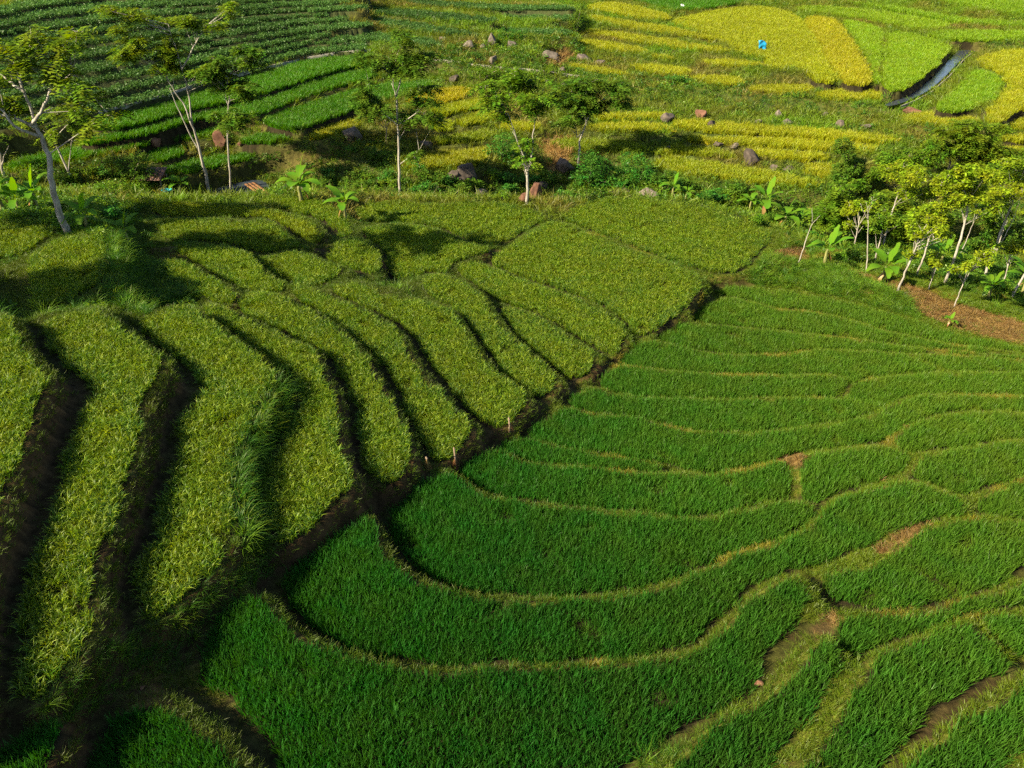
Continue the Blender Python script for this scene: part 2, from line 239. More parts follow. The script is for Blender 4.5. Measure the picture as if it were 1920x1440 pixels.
 ('FY6', -5.1, FY, [(810,254),(873,244),(927,238),(933,246),(890,258),(813,263)], 'olive rice strip left of the slim curved stems'),
 ('FY7', -4.9, FY, [(935,229),(957,221),(1020,228),(1007,239),(942,239)], 'golden rice plot seen between the slim curved stems'),
 ('FY8', -5.6, FY, [(750,294),(790,284),(873,278),(923,268),(913,289),(890,304),(840,306),(773,308),(753,306)], 'olive-gold rice plot above the pair of big boulders'),
 ('FY9', -4.5, FY, [(1030,174),(1077,180),(1073,189),(1040,186)], 'small golden rice plot behind the flat-crowned tree'),
 ('FY10', -4.9, FY, [(1113,208),(1207,208),(1250,208),(1257,216),(1173,217),(1117,219)], 'thin golden rice strip right of the flat-crowned tree, uppermost there'),
 ('FY11', -5.1, FY, [(1107,228),(1190,224),(1267,233),(1262,241),(1173,239),(1113,239)], 'thin golden rice strip below the dark round boulder'),
 ('FY12', -5.6, FY, [(1030,255),(1140,258),(1210,264),(1207,276),(1123,276),(1040,272)], 'olive rice strip right behind the white curved trunk'),
 ('FY13', -6.1, FY, [(1222,295),(1257,285),(1290,294),(1330,299),(1413,312),(1513,331),(1553,340),(1513,343),(1413,337),(1313,320),(1240,316)], 'lowest golden rice strip above the ravine bananas'),
 ('FY14', -5.1, FY, [(1262,220),(1347,224),(1480,234),(1613,244),(1687,254),(1680,262),(1580,256),(1447,246),(1330,242),(1262,232)], 'long golden rice strip under the bank with pale stones'),
 ('FY15', -5.4, FY, [(1290,250),(1347,254),(1447,252),(1580,262),(1647,269),(1643,279),(1563,276),(1447,267),(1353,264),(1290,258)], 'long golden rice strip second under the bank with pale stones'),
 ('FY16', -5.7, FY, [(1393,272),(1480,279),(1557,285),(1547,293),(1480,293),(1407,284)], 'golden rice strip up and right of the big rough boulder'),
 ('FY17', -6.0, FY, [(1503,302),(1563,302),(1613,318),(1557,329),(1513,317)], 'small golden rice plot left of the dark round tree'),
 ('FY18', -5.8, FY, [(1225,272),(1280,270),(1330,272),(1393,288),(1347,288),(1280,280),(1225,282)], 'thin golden rice strip left of the big rough boulder'),
 ('FY19', -4.8, FY, [(1680,217),(1723,205),(1780,209),(1830,215),(1845,224),(1870,232),(1790,230),(1730,226)], 'golden rice strip below the canal mouth beside the flat brown rock'),
 ('FY20', -3.9, FY, [(1830,114),(1847,101),(1880,91),(1920,89),(2060,90),(2060,196),(1920,195),(1897,211),(1873,227),(1850,220),(1845,205),(1882,178),(1893,150),(1876,129)], 'large golden rice field at the upper right edge beyond the canal'),
 ('FY21', -4.1, FY, [(1750,202),(1780,174),(1813,144),(1837,125),(1870,135),(1884,153),(1870,179),(1845,191),(1800,203)], 'round lime green rice plot in the bend of the canal'),
 ('FY22', -4.7, FY, [(1880,231),(1920,205),(2060,230),(2060,242),(1920,235)], 'golden rice corner at the right edge below a thin dark path'),
 ('FY23', -5.1, FY, [(1880,248),(1920,246),(2060,252),(2060,262),(1920,259),(1880,257)], 'thin golden rice strip at the right edge, upper of two behind the trees'),
 ('FY24', -5.6, FY, [(1873,271),(1920,269),(2060,276),(2060,290),(1920,289),(1877,284)], 'thin golden rice strip at the right edge, lower of two behind the trees'),
 # across the stream, golden plain, upper right
 ('U1', -3.6, FY, [(1283,29),(1347,14),(1413,8),(1453,11),(1497,24),(1531,67),(1555,117),(1577,152),(1523,147),(1513,123),(1443,124),(1437,110),(1427,101),(1378,92),(1374,82),(1340,62),(1280,48),(1250,36)], 'big golden rice field with the blue sheet at its lower edge'),
 ('U2', -3.55, FY, [(1501,26),(1565,28),(1595,67),(1625,113),(1641,153),(1582,153),(1558,117),(1534,67)], 'brightest golden rice band in the big upper field'),
 ('U3', -3.6, FY, [(1574,32),(1613,38),(1660,51),(1654,73),(1657,100),(1647,127),(1650,158),(1645,150),(1630,107),(1602,67)], 'lime rice wedge left of the thin crooked path in the upper field'),
 ('U4', -3.5, FY, [(1671,55),(1713,58),(1786,80),(1770,103),(1744,130),(1708,159),(1673,165),(1658,156),(1655,130),(1666,93),(1662,73)], 'lime rice field running down to the canal'),
 ('U5', -3.45, FY, [(1485,11),(1530,8),(1613,14),(1713,28),(1793,43),(1770,49),(1723,53),(1647,38),(1573,25),(1507,17)], 'lime rice strip behind the big golden field'),
 ('U6', -3.3, FY, [(1730,60),(1763,54),(1847,53),(1920,56),(2060,56),(2060,73),(1920,67),(1847,72),(1780,71)], 'lime rice strip behind the canal bend at the right edge'),
 ('U7', -3.1, FY, [(1560,-4),(1680,9),(1780,28),(1880,39),(1920,37),(2060,41),(2060,46),(1880,46),(1790,39),(1690,18)], 'thin lime rice strip near the top right with a brown bank below'),
 ('U8', -2.8, FY, [(1640,-22),(1730,-9),(1820,11),(1900,24),(1960,21),(2060,24),(2060,6),(1920,6),(1820,-22)], 'lime rice strip in the top right corner'),
 ('U9', -3.2, FG, [(1173,-4),(1223,8),(1275,19),(1347,9),(1405,1),(1400,-28),(1180,-28)], 'bright green rice field at the top edge behind the white scrap'),
 ('V1', -3.2, FY, [(1100,8),(1140,1),(1173,4),(1233,18),(1262,28),(1243,33),(1207,33),(1140,20),(1103,14)], 'golden rice strip at the top, first beside the dark gully'),
 ('V2', -3.35, FY, [(1103,24),(1140,28),(1190,38),(1243,44),(1280,52),(1345,64),(1340,70),(1280,61),(1207,53),(1140,40),(1107,33)], 'golden rice strip second from the top beside the dark gully'),
 ('V3', -3.65, FY, [(1097,51),(1140,54),(1207,64),(1275,72),(1290,78),(1368,88),(1372,93),(1340,92),(1280,87),(1207,77),(1140,63),(1100,60)], 'golden rice strip third from the top beside the dark gully'),
 ('V4', -3.95, FY, [(1083,71),(1113,71),(1173,81),(1217,88),(1207,95),(1140,90),(1090,80)], 'golden rice strip fourth from the top beside the dark gully'),
 ('V5', -4.05, FY, [(1220,98),(1263,101),(1263,108),(1223,103)], 'tiny golden rice plot above the long low strip'),
 ('V6', -4.25, FY, [(1177,116),(1240,118),(1280,124),(1300,128),(1290,135),(1280,137),(1207,130)], 'golden rice strip low on the slope left of the blue sheet'),
 ('V7', -4.4, FY, [(1063,112),(1107,121),(1180,131),(1173,137),(1107,130),(1067,121)], 'golden rice strip beside the dark grey boulders on the slope'),
 ('V8', -3.75, FY, [(1297,64),(1323,61),(1360,73),(1340,77),(1303,72)], 'small golden rice lens at the left of the big field'),
 ('V9', -3.95, FY, [(1317,108),(1380,108),(1433,114),(1435,122),(1363,119),(1320,116)], 'golden rice strip directly below the blue sheet'),
 ('V10', -4.3, FY, [(1293,138),(1347,138),(1400,144),(1388,155),(1330,153),(1297,144)], 'golden rice strip at the slope foot, left of three'),
 ('V11', -4.35, FY, [(1402,158),(1447,154),(1545,156),(1520,168),(1463,170),(1407,166)], 'golden rice strip at the slope foot, middle of three'),
 ('V12', -4.4, FY, [(1529,171),(1563,164),(1613,162),(1678,173),(1653,180),(1580,182),(1535,177)], 'golden rice strip at the slope foot, right of three, near the canal'),
]
# row crops on the far left hillside: bands between two curves, level rising up the slope
def pl(pts, n=24):
    pts = np.array(pts, float); x = np.linspace(pts[0, 0], pts[-1, 0], n); return x, np.interp(x, pts[:, 0], pts[:, 1])
CB = [(-130,268),(0,238),(80,226),(185,208),(317,174),(467,127),(567,98),(690,90)]
CT = [(-130,28),(0,5),(60,-8),(200,-24),(467,-26),(690,-26)]
CROPS = []
tl = [0, .12, .235, .345, .45, .55, .645, .735, .82, .91, 1.0]
cx, cb = pl(CB); _, ct = pl(CT)
for i in range(10):
    a, b = tl[i] + .006, tl[i + 1] - .022
    fr = (cx + 130) / 820
    zz = lambda t: (-2.4 + t * (5.6 - 2.2 * fr))
    ya, yb = cb + (ct - cb) * a, cb + (ct - cb) * b
    wob = 2.0 * np.sin(cx / 60 + i * 1.7)
    lim = slice(0, 24 - (i % 3))
    poly = list(zip(cx[lim], (ya + wob * (a > .02))[lim])) + list(zip(cx[lim], (yb + wob)[lim]))[::-1]
    z0 = zz((a + b) / 2)
    CROPS.append((poly, np.concatenate([z0[lim], z0[lim][::-1]]), i))
CR2 = [  # short beds right of the hill shoulder
 ([(640,62),(700,58),(780,66),(845,82),(800,86),(720,76),(650,74)], -1.9), ([(700,32),(760,38),(830,50),(900,60),(895,68),(820,62),(750,50),(700,42)], -1.6),
 ([(690,12),(790,20),(880,28),(935,33),(930,41),(850,38),(760,30),(690,22)], -1.2), ([(930,52),(1000,52),(1075,56),(1072,64),(1000,62),(925,60)], -2.4),
 ([(940,22),(1000,24),(1075,28),(1072,37),(1000,34),(935,31)], -2.0), ([(760,-4),(860,4),(960,8),(1080,10),(1075,17),(960,17),(850,14),(760,6)], -1.3)]
# ---------------------------------------------------------------- terrain
def chaikin(P, n=2):
    P = np.asarray(P, float)
    for _ in range(n):
        Q = np.roll(P, -1, 0); P = np.stack([.75 * P + .25 * Q, .25 * P + .75 * Q], 1).reshape(-1, P.shape[1])
    return P
HGT = {G: .31, M: .38, FG: .6, FY: .75, 'crop': .45, 'water': 0}
class Field: pass
FIELDS = []
def add_field(key, z, kind, poly, label):
    f = Field(); f.key, f.kind, f.label = key, kind, label
    poly = np.array(poly, float)
    zs = np.broadcast_to(np.asarray(z, float), len(poly)).copy()
    xy = on_z(poly[:, 0], poly[:, 1], zs + HGT[kind] * .62)
    A = np.c_[xy, np.ones(len(xy))]
    if np.ptp(zs) > 1e-6: f.co = np.linalg.lstsq(A, zs, rcond=None)[0]
    else: f.co = np.array([0, 0, zs[0]])
    f.xy = chaikin(xy, 2); f.z = f.co[2]
    FIELDS.append(f)
for key_, z_, kind_, poly_, label_ in PLOTS:
    if kind_ == G and key_[0] == 'G': z_ *= 1.16 if z_ < 0 else 1.3                   # the steps between the young plots are a good half metre
    add_field(key_, z_, kind_, poly_, label_)
add_field('canal', -4.5, 'water', [(1655,203),(1690,190),(1713,180),(1747,147),(1780,117),(1803,93),(1829,87),(1832,92),(1803,114),(1776,144),(1743,174),(1715,189),(1680,203)], '')
add_field('stream', -7.0, 'water', [(385,380),(405,358),(440,349),(478,341),(500,346),(505,358),(480,370)], '')
ordn = ['lowest', 'second', 'third', 'fourth', 'fifth', 'sixth', 'seventh', 'eighth', 'ninth', 'topmost']
for poly, zs, i in CROPS:
    add_field('C%d' % i, zs, 'crop', poly, '%s leafy row-crop terrace %son the far left hillside' % (ordn[i], '' if i in (0, 9) else 'up '))
for k, (poly, z) in enumerate(CR2):
    add_field('D%d' % k, z, 'crop', poly, ['short leafy crop bed ending at the rocky bank on the far hill', 'leafy crop bed on a brown step, second above the rocky bank',
      'leafy crop bed on a brown step, third above the rocky bank', 'leafy crop bed left of the dark gully, above the rocky scarp', 'leafy crop bed left of the dark gully, one step higher', 'leafy crop strip along the top edge left of the dark gully'][k])

def sdf(P, poly):
    """signed distance (inside negative) of points P (n,2) to polygon"""
    d2 = np.full(len(P), 1e9); ins = np.zeros(len(P), bool)
    A = poly; B = np.roll(poly, -1, 0)
    for a, b in zip(A, B):
        e = b - a; w = P - a; t = np.clip((w @ e) / (e @ e + 1e-12), 0, 1)
        q = w - t[:, None] * e; d2 = np.minimum(d2, (q * q).sum(1))
        c = (a[1] > P[:, 1]) != (b[1] > P[:, 1])
        with np.errstate(divide='ignore', invalid='ignore'):
            ins ^= c & (P[:, 0] < (b[0] - a[0]) * (P[:, 1] - a[1]) / (b[1] - a[1] + 1e-15) + a[0])
    d = np.sqrt(d2); return np.where(ins, -d, d)
def inpoly(x, y, poly):
    ins = np.zeros(np.shape(x), bool); P = np.asarray(poly, float)
    for a, b in zip(P, np.roll(P, -1, 0)):
        c = (a[1] > y) != (b[1] > y)
        with np.errstate(divide='ignore', invalid='ignore'):
            ins ^= c & (x < (b[0] - a[0]) * (y - a[1]) / (b[1] - a[1] + 1e-15) + a[0])
    return ins

# broad shape of the valley: smooth surface through the terraces and some ground points
ctrl = []
for f in FIELDS:
    P = f.xy[::max(1, len(f.xy) // 4)]
    for q in P: ctrl.append((q[0], q[1], f.co[0] * q[0] + f.co[1] * q[1] + f.co[2]))
def cpx(px, py, z): q = on_z(px, py, z); ctrl.append((q[0], q[1], z))
for c in [(450,360,-6.9),(330,358,-6.4),(700,360,-6.4),(620,350,-6.8),(560,358,-7.0),(900,366,-7.2),(1000,372,-7.2),(1100,366,-7.0),(1180,360,-6.9),(1300,380,-6.9),(1380,402,-7.0),(1480,432,-7.2),(1600,430,-7.4),(1650,440,-7.5),(1850,470,-7.8),(1920,460,-7.9),
          (1500,480,-4.6),(1560,530,-4.3),(1650,550,-4.4),(1780,590,-4.5),(1900,630,-4.6),(1700,500,-5.1),(1850,540,-5.3),(1920,560,-5.4),
          (220,410,-1.2),(150,400,-1.6),(60,385,-1.8),(200,370,-4.0),(100,350,-5.0),(260,350,-5.6),(30,330,-5.2),(290,500,-.4),(300,450,-1.2),
          (600,310,-6.0),(680,330,-6.1),(1150,310,-6.5),(1180,340,-6.7),(1600,350,-6.6),(1750,330,-6.5),(1850,330,-6.7),(1560,380,-7.0),(1750,400,-7.2),
          (880,140,-3.2),(960,140,-3.5),(1000,120,-2.9),(950,90,-2.3),(1050,100,-2.8),(1150,160,-4.4),(1250,165,-4.6),(1350,185,-4.7),(1500,195,-4.75),(1620,205,-4.8),(1740,150,-4.3),(1800,105,-4.0),(1850,82,-3.7)]: cpx(*c)
ctrl += [(-70, 10, 9), (-70, 40, 4), (-60, 70, 1), (-110, 90, 9), (-120, 140, 18), (0, 190, 10), (100, 190, 4), (190, 150, 2), (0, -12, 2.2), (-30, -10, 6), (32, -10, 2.5), (60, 10, 1.5), (70, 40, -3), (85, 62, -7), (120, 90, -4), (0, 260, 22), (-200, 200, 34), (240, 260, 14), (-15, 3, 2.2), (14, 3, 1.4)]
ctrl = np.array(ctrl)
def tps_fit(C, lam=.4):
    n = len(C); r = np.linalg.norm(C[:, None, :2] - C[None, :, :2], axis=2)
    K = r * r * np.log(r + 1e-6) + lam * np.eye(n) * 10; Pm = np.c_[np.ones(n), C[:, :2]]
    A = np.block([[K, Pm], [Pm.T, np.zeros((3, 3))]]); return np.linalg.solve(A, np.r_[C[:, 2], np.zeros(3)])
wS = tps_fit(ctrl)
def S(x, y):
    x = np.asarray(x, float).ravel(); y = np.asarray(y, float).ravel(); out = np.zeros(len(x))
    for s in range(0, len(x), 40000):
        r = np.hypot(x[s:s + 40000, None] - ctrl[None, :, 0], y[s:s + 40000, None] - ctrl[None, :, 1])
        out[s:s + 40000] = (r * r * np.log(r + 1e-6)) @ wS[:-3] + wS[-3] + wS[-2] * x[s:s + 40000] + wS[-1] * y[s:s + 40000]
    return out
def axis(segs):
    a = [segs[0][0]]
    for s0, s1, st0, st1 in segs:
        n = max(1, int(round(2 * (s1 - s0) / (st0 + st1)))); w = np.linspace(st0, st1, n); w *= (s1 - s0) / w.sum()
        a += list(s0 + np.cumsum(w))
    return np.array(a)
GX = axis([(-420, -120, 40, 2), (-120, -34, 1.2, .3), (-34, 36, .18, .18), (36, 130, .3, 1.0), (130, 420, 2, 40)])
GY = axis([(-60, 4, 6, .4), (4, 46, .13, .15), (46, 100, .24, .34), (100, 150, .4, 1.2), (150, 520, 2, 40)])
gx, gy = np.meshgrid(GX, GY); PT = np.c_[gx.ravel(), gy.ravel()]
base = S(PT[:, 0], PT[:, 1])
far_out = np.clip((np.hypot(PT[:, 0], PT[:, 1] - 60) - 150) / 150, 0, 1)
base = base * (1 - far_out) + far_out * np.clip(base, -10, 45)
zin = np.full(len(PT), -1e9); Wz = np.zeros(len(PT)); W = np.zeros(len(PT)); DM = np.full(len(PT), 9.0); OWN = np.full(len(PT), -1)
UP = np.full(len(PT), -99.); LOW = np.full(len(PT), 99.); BUND = []
for k, f in enumerate(FIELDS):
    lo, hi = f.xy.min(0) - 3.0, f.xy.max(0) + 3.0
    i0, i1 = np.searchsorted(GX, [lo[0], hi[0]]); j0, j1 = np.searchsorted(GY, [lo[1], hi[1]])
    if i1 <= i0 or j1 <= j0: continue
    idx = (np.arange(j0, j1)[:, None] * len(GX) + np.arange(i0, i1)[None]).ravel(); P = PT[idx]
    d = sdf(P, f.xy); zf = P @ f.co[:2] + f.co[2]
    m = (d <= 0) & (zf > zin[idx]); zin[idx[m]] = zf[m]; OWN[idx[m]] = k
    dd = np.maximum(d, .03); m = d < 3.0; w = np.where(m, np.exp(-1.6 * (zf + 3)) / dd ** 3, 0); w *= np.clip((3.0 - d) / 1.0, 0, 1)
    W[idx] += w; Wz[idx] += w * zf
    if f.kind != 'water':
        m = (d > 0) & (d < 1.0); BUND.append((idx[m], d[m], zf[m])); UP[idx[m]] = np.maximum(UP[idx[m]], zf[m]); LOW[idx[m]] = np.minimum(LOW[idx[m]], zf[m])
    DM[idx] = np.minimum(DM[idx], d)
wS0 = np.exp(-1.6 * (np.clip(base, -9, 6) + 3)) / 1.7 ** 3
ZG = (Wz + wS0 * base) / (W + wS0)
dep_ = UP - LOW
for idx, d, zf in BUND: ZG[idx] = np.maximum(ZG[idx], zf + .05 * np.clip(d / .06, 0, 1) - np.maximum(0, d - np.where(dep_[idx] > .35, .05, .12)) * 5.0)
inside = OWN >= 0
ZG[inside] = zin[inside]
nse = lambda x, y, s, a: a * (np.sin(x * s + 1.3 * np.sin(y * s * .7)) * np.cos(y * s * 1.1 + 1.7 * np.sin(x * s * .6)))
rough = nse(PT[:, 0], PT[:, 1], .9, .09) + nse(PT[:, 0] + 7, PT[:, 1] - 3, 2.3, .05) + nse(PT[:, 0], PT[:, 1] + 11, 6, .025)
ZG += np.where(inside, 0, rough * np.clip(DM / .8, 0, 1.6))
ZG = np.where(inside, ZG - .02, ZG)
REL = np.where(UP - LOW > .12, (ZG - LOW) / np.maximum(UP - LOW, .12), 1.0)
RELg = np.where((UP - LOW > .33) & (DM < .7), REL, 1.0).reshape(gy.shape); H = ZG.reshape(gy.shape); DMg = DM.reshape(gy.shape)
def bil(Z, x, y):
    i = np.clip(np.searchsorted(GX, x) - 1, 0, len(GX) - 2); j = np.clip(np.searchsorted(GY, y) - 1, 0, len(GY) - 2)
    u = (x - GX[i]) / (GX[i + 1] - GX[i]); v = (y - GY[j]) / (GY[j + 1] - GY[j])
    return (Z[j, i] * (1 - u) + Z[j, i + 1] * u) * (1 - v) + (Z[j + 1, i] * (1 - u) + Z[j + 1, i + 1] * u) * v
def gz(x, y): return bil(H, np.asarray(x, float), np.asarray(y, float))
def ground(px, py):
    d = ray(px, py); t = np.linspace(8, 260, 9000); P = CAM + d * t[:, None]
    below = P[:, 2] <= gz(P[:, 0], P[:, 1]); k = int(np.argmax(below)) if below.any() else len(t) - 1
    p = P[k].copy(); p[2] = gz(p[0], p[1]); return p

# ground cover zones (outlines on the photograph)
STRAW = [[(1555,512),(1600,506),(1640,520),(1720,540),(1800,572),(1925,608),(1925,648),(1840,632),(1760,604),(1690,572),(1600,548)], [(1463,864),(1485,846),(1512,842),(1502,868),(1490,882)],
         [(1636,1042),(1680,1000),(1720,980),(1745,982),(1705,1012),(1668,1038)], [(1518,1190),(1540,1153),(1572,1143),(1572,1167),(1556,1192),(1530,1198)], [(1625,905),(1655,890),(1685,888),(1650,906)],
         [(1700,800),(1713,790),(1700,815)], [(1455,470),(1500,462),(1520,485),(1470,505),(1420,515)], [(1020,118),(1060,90),(1075,110),(1040,128)], [(1015,262),(1070,255),(1068,300),(1030,330)]]
SOIL = [[(515,1055),(560,1015),(640,940),(690,885),(715,925),(690,955),(620,1000),(545,1062)], [(600,665),(640,715),(662,800),(700,890),(720,915),(690,910),(650,870),(625,770)], [(690,670),(730,730),(765,790),(800,870),(775,895),(770,820),(740,770),(700,710)],
        [(760,640),(800,690),(850,760),(900,790),(910,830),(880,830),(845,760),(795,725)], [(268,500),(285,465),(330,455),(350,480),(300,495),(310,530),(290,540)], [(585,478),(600,445),(625,430),(632,440),(610,470)],
        [(1465,1195),(1480,1172),(1500,1180),(1495,1200)], [(220,1320),(270,1280),(310,1290),(330,1330),(250,1325)], [(0,800),(60,760),(100,700),(165,720),(130,830),(90,990),(40,1080),(0,1120),(-100,1150),(-100,900)],
        [(1700,1385),(1760,1325),(1880,1258),(1890,1280),(1800,1345),(1740,1395)], [(800,862),(900,795),(1000,745),(1140,672),(1160,680),(1010,770),(850,880),(810,880)]]
TALL = [[(520,715),(550,735),(548,790),(505,850),(488,940),(498,1000),(522,1040),(480,1062),(440,1010),(438,930),(448,850),(490,770)], [(205,440),(235,440),(250,480),(300,500),(375,560),(330,568),(260,595),(195,560),(195,520),(206,497)],
        [(1400,520),(1440,480),(1560,500),(1700,560),(1720,600),(1560,555),(1400,530)], [(60,1335),(150,1230),(280,1170),(370,1100),(480,1040),(535,1058),(470,1112),(370,1195),(345,1260),(270,1290),(180,1330),(100,1362)], [(1180,1435),(1260,1395),(1300,1410),(1250,1450)], [(540,250),(600,260),(620,300),(560,320),(520,290)], [(1230,180),(1400,180),(1680,190),(1680,215),(1500,215),(1300,205)]]
BRUSH = [[(440,350),(470,290),(560,280),(640,255),(720,265),(740,330),(560,345),(500,345)], [(900,310),(1080,310),(1240,290),(1240,345),(900,350)], [(0,300),(330,300),(480,330),(700,335),(1000,345),(1250,330),(1400,345),(1560,350),(1700,380),(1930,380),(1930,560),(1820,540),(1680,500),(1520,450),(1380,410),(1100,380),(640,372),(400,365),(260,380),(240,450),(130,440),(0,410)],
         [(800,90),(1090,60),(1100,130),(1300,150),(1680,180),(1680,210),(1300,205),(1080,170),(900,150),(800,130)], [(1690,195),(1760,130),(1810,85),(1925,78),(1925,90),(1840,98),(1760,165),(1730,200)]]
def zone(px, py, zs):
    m = np.zeros(np.shape(px), bool)
    for z in zs: m |= inpoly(px, py, z)
    return m

# ground mesh, earth and turf colours as vertex colours
NX, NY = len(GX), len(GY)
ij = (np.arange(NY - 1)[:, None] * NX + np.arange(NX - 1)[None]).ravel()
Fq = np.c_[ij, ij + 1, ij + NX + 1, ij + NX]
gpx, gpy, _ = to_px(np.c_[PT, ZG])
dzx = np.gradient(H, GX, axis=1); dzy = np.gradient(H, GY, axis=0); slope = np.hypot(dzx, dzy).ravel()
turf = np.array([.045, .062, .014]); soil = np.array([.062, .036, .014]); straw = np.array([.22, .14, .05]); mud_shade = np.array([.022, .018, .008]); ochre = np.array([.12, .10, .022])
C = np.tile(turf, (len(PT), 1))
k = np.clip((nse(PT[:, 0], PT[:, 1], .35, 1) + .3), 0, 1)[:, None]; C = C * (1 - .6 * k) + ochre * .6 * k
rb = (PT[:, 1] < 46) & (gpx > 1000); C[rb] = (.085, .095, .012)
ks = np.clip((slope - .45) / .5, 0, 1)[:, None] * np.where(PT[:, 1] < 46, np.where(gpx > 1150, .5, 1), .4)[:, None]; C = C * (1 - ks) + soil * ks
vis = (PT[:, 1] > 3)
zs_ = zone(gpx, gpy, SOIL) & vis & ~inside; C[zs_] = .25 * C[zs_] + .75 * soil * 1.3
zs_ = zone(gpx, gpy, STRAW) & vis & ~inside; C[zs_] = .2 * C[zs_] + .8 * straw
m = (RELg.ravel() < .4) & ~inside & (PT[:, 1] < 46); C[m] = .35 * C[m] + .65 * mud_shade  # ditch floors: wet earth, plus shade painted in to blacken the gaps
C[inside] = mud_shade
for k_, f_ in enumerate(FIELDS):
    if f_.kind == 'crop': C[OWN == k_] = (.045, .055, .018)
C *= (1 + .25 * rng.standard_normal(len(C)))[:, None].clip(.5, 1.6)
def ground_mat():
    m, t, N, L, out = new_mat('earth and turf')
    a = N('ShaderNodeAttribute'); a.attribute_name = 'earth'
    g = N('ShaderNodeNewGeometry'); nz = N('ShaderNodeTexNoise'); nz.inputs['Scale'].default_value = 7; nz.inputs['Detail'].default_value = 8; nz.inputs['Roughness'].default_value = .7
    L(g.outputs['Position'], nz.inputs['Vector'])
    mr = N('ShaderNodeMapRange'); mr.inputs[1].default_value = .3; mr.inputs[2].default_value = .7; mr.inputs[3].default_value = .55; mr.inputs[4].default_value = 1.5; L(nz.outputs[0], mr.inputs[0])
    hs = N('ShaderNodeHueSaturation'); L(a.outputs['Color'], hs.inputs['Color']); L(mr.outputs[0], hs.inputs['Value'])
    p = N('ShaderNodeBsdfPrincipled'); p.inputs['Roughness'].default_value = .95; p.inputs['Specular IOR Level'].default_value = .1; L(hs.outputs[0], p.inputs['Base Color'])
    b = N('ShaderNodeBump'); b.inputs['Strength'].default_value = .8; b.inputs['Distance'].default_value = .08; L(nz.outputs[0], b.inputs['Height']); L(b.outputs[0], p.inputs['Normal'])
    L(p.outputs[0], out.inputs[0]); return m
me = mesh_np('terrain', np.c_[PT, ZG], [Fq], ground_mat(), True)
ca = me.color_attributes.new('earth', 'FLOAT_COLOR', 'POINT'); ca.data.foreach_set('color', np.c_[C, np.ones(len(C))].astype(np.float32).ravel())
link('terrain', me, kind='structure', label='stepped valley ground of earth, turf bunds and banks under the terraces')

# ---------------------------------------------------------------- plant clumps for scattering
tint_m = leaf_mat('rice and grass blades', attr='tint', trans=.4, gloss=.015, vary=.4, rough=.45, hue=.012)
def clump(n, h, spread, lean, width, droop, seed, segs=3, panicle=0, pw=3):
    r = np.random.default_rng(seed); mb = MB()
    for i in range(n):
        a = r.uniform(0, 2 * math.pi); rad = spread * math.sqrt(r.uniform()); x0, y0 = rad * math.cos(a), rad * math.sin(a)
        a2 = a + r.normal(0, .7); ln = h * r.uniform(.7, 1.1); le = lean * r.uniform(.3, 1.4); w = width * r.uniform(.8, 1.2)
        dirx, diry = math.cos(a2), math.sin(a2); f = r.uniform(0, math.pi); sx, sy = math.cos(f), math.sin(f)
        V = []
        for s in range(segs + 1):
            t = s / segs; off = ln * (le * t + droop * r.uniform(.8, 1.2) * t ** pw); zz = ln * (t - .55 * droop * t ** pw - .25 * le * t * t)
            ww = w * (1 - .85 * t ** 1.5) * (.6 + .8 * min(1, t * 3)) * .5
            if panicle: ww = w * .5 * (.55 + .75 * t) * (1 if s < segs else .25)
            V += [(x0 + dirx * off - sx * ww, y0 + diry * off - sy * ww, zz), (x0 + dirx * off + sx * ww, y0 + diry * off + sy * ww, zz)]
        mb.add(V, [(2 * s, 2 * s + 1, 2 * s + 3, 2 * s + 2) for s in range(segs)])
    return mb.mesh('clump', tint_m)
def leafy(n, h, spread, leaf, seed, up=.5):
    """small broad-leaved weed clump"""
    r = np.random.default_rng(seed); mb = MB()
    for i in range(n):
        a = r.uniform(0, 2 * math.pi); q = r.uniform(0, 1) ** .5
        c = np.array([spread * q * math.cos(a), spread * q * math.sin(a), h * r.uniform(.15, 1) * (1.1 - .5 * q)])
        d = np.array([math.cos(a), math.sin(a), r.uniform(-.3, .6) * up * 2]); d /= np.linalg.norm(d)
        s = np.cross(d, r.normal(size=3)); s /= np.linalg.norm(s); l = leaf * r.uniform(.7, 1.3); w = l * .28
        mb.add([c, c + d * l * .5 + s * w, c + d * l, c + d * l * .5 - s * w], [(0, 1, 2, 3)])
    for i in range(max(2, n // 10)):
        a = r.uniform(0, 6.28); q = spread * .7 * r.uniform(); mb.tube([(0, 0, -.05), (q * math.cos(a), q * math.sin(a), h * r.uniform(.5, .9))], .008, 3, False)
    return mb.mesh('clump', tint_m)
def clump_coll(name, meshes):
    c = bpy.data.collections.new(name)
    for i, m in enumerate(meshes): c.objects.link(bpy.data.objects.new('%s_%02d' % (name, i), m))
    return c
CC = {
 'young': clump_coll('young_rice_clump', [clump(15, .34, .070, .22, .0125, .10, 10 + i) for i in range(6)]),
 'ripe': clump_coll('ripe_rice_clump', [clump(20, .37, .060, .16, .0105, .30, 30 + i, segs=5, panicle=1, pw=5) for i in range(6)]),
 'farc': clump_coll('far_rice_clump', [clump(34, .70, .24, .24, .036, .22, 50 + i) for i in range(5)]),
 'short': clump_coll('short_grass_clump', [clump(26, .17, .13, .6, .011, .3, 70 + i, segs=2) for i in range(5)]),
 'tall': clump_coll('tall_grass_clump', [clump(30, .62, .13, .5, .014, .5, 90 + i, segs=4) for i in range(5)]),
 'weed': clump_coll('weed_clump', [leafy(60, .45, .30, .12, 110 + i) for i in range(5)]),
 'row': clump_coll('row_crop_clump', [leafy(80, .50, .34, .15, 130 + i, .3) for i in range(5)]),
}
GN = {}
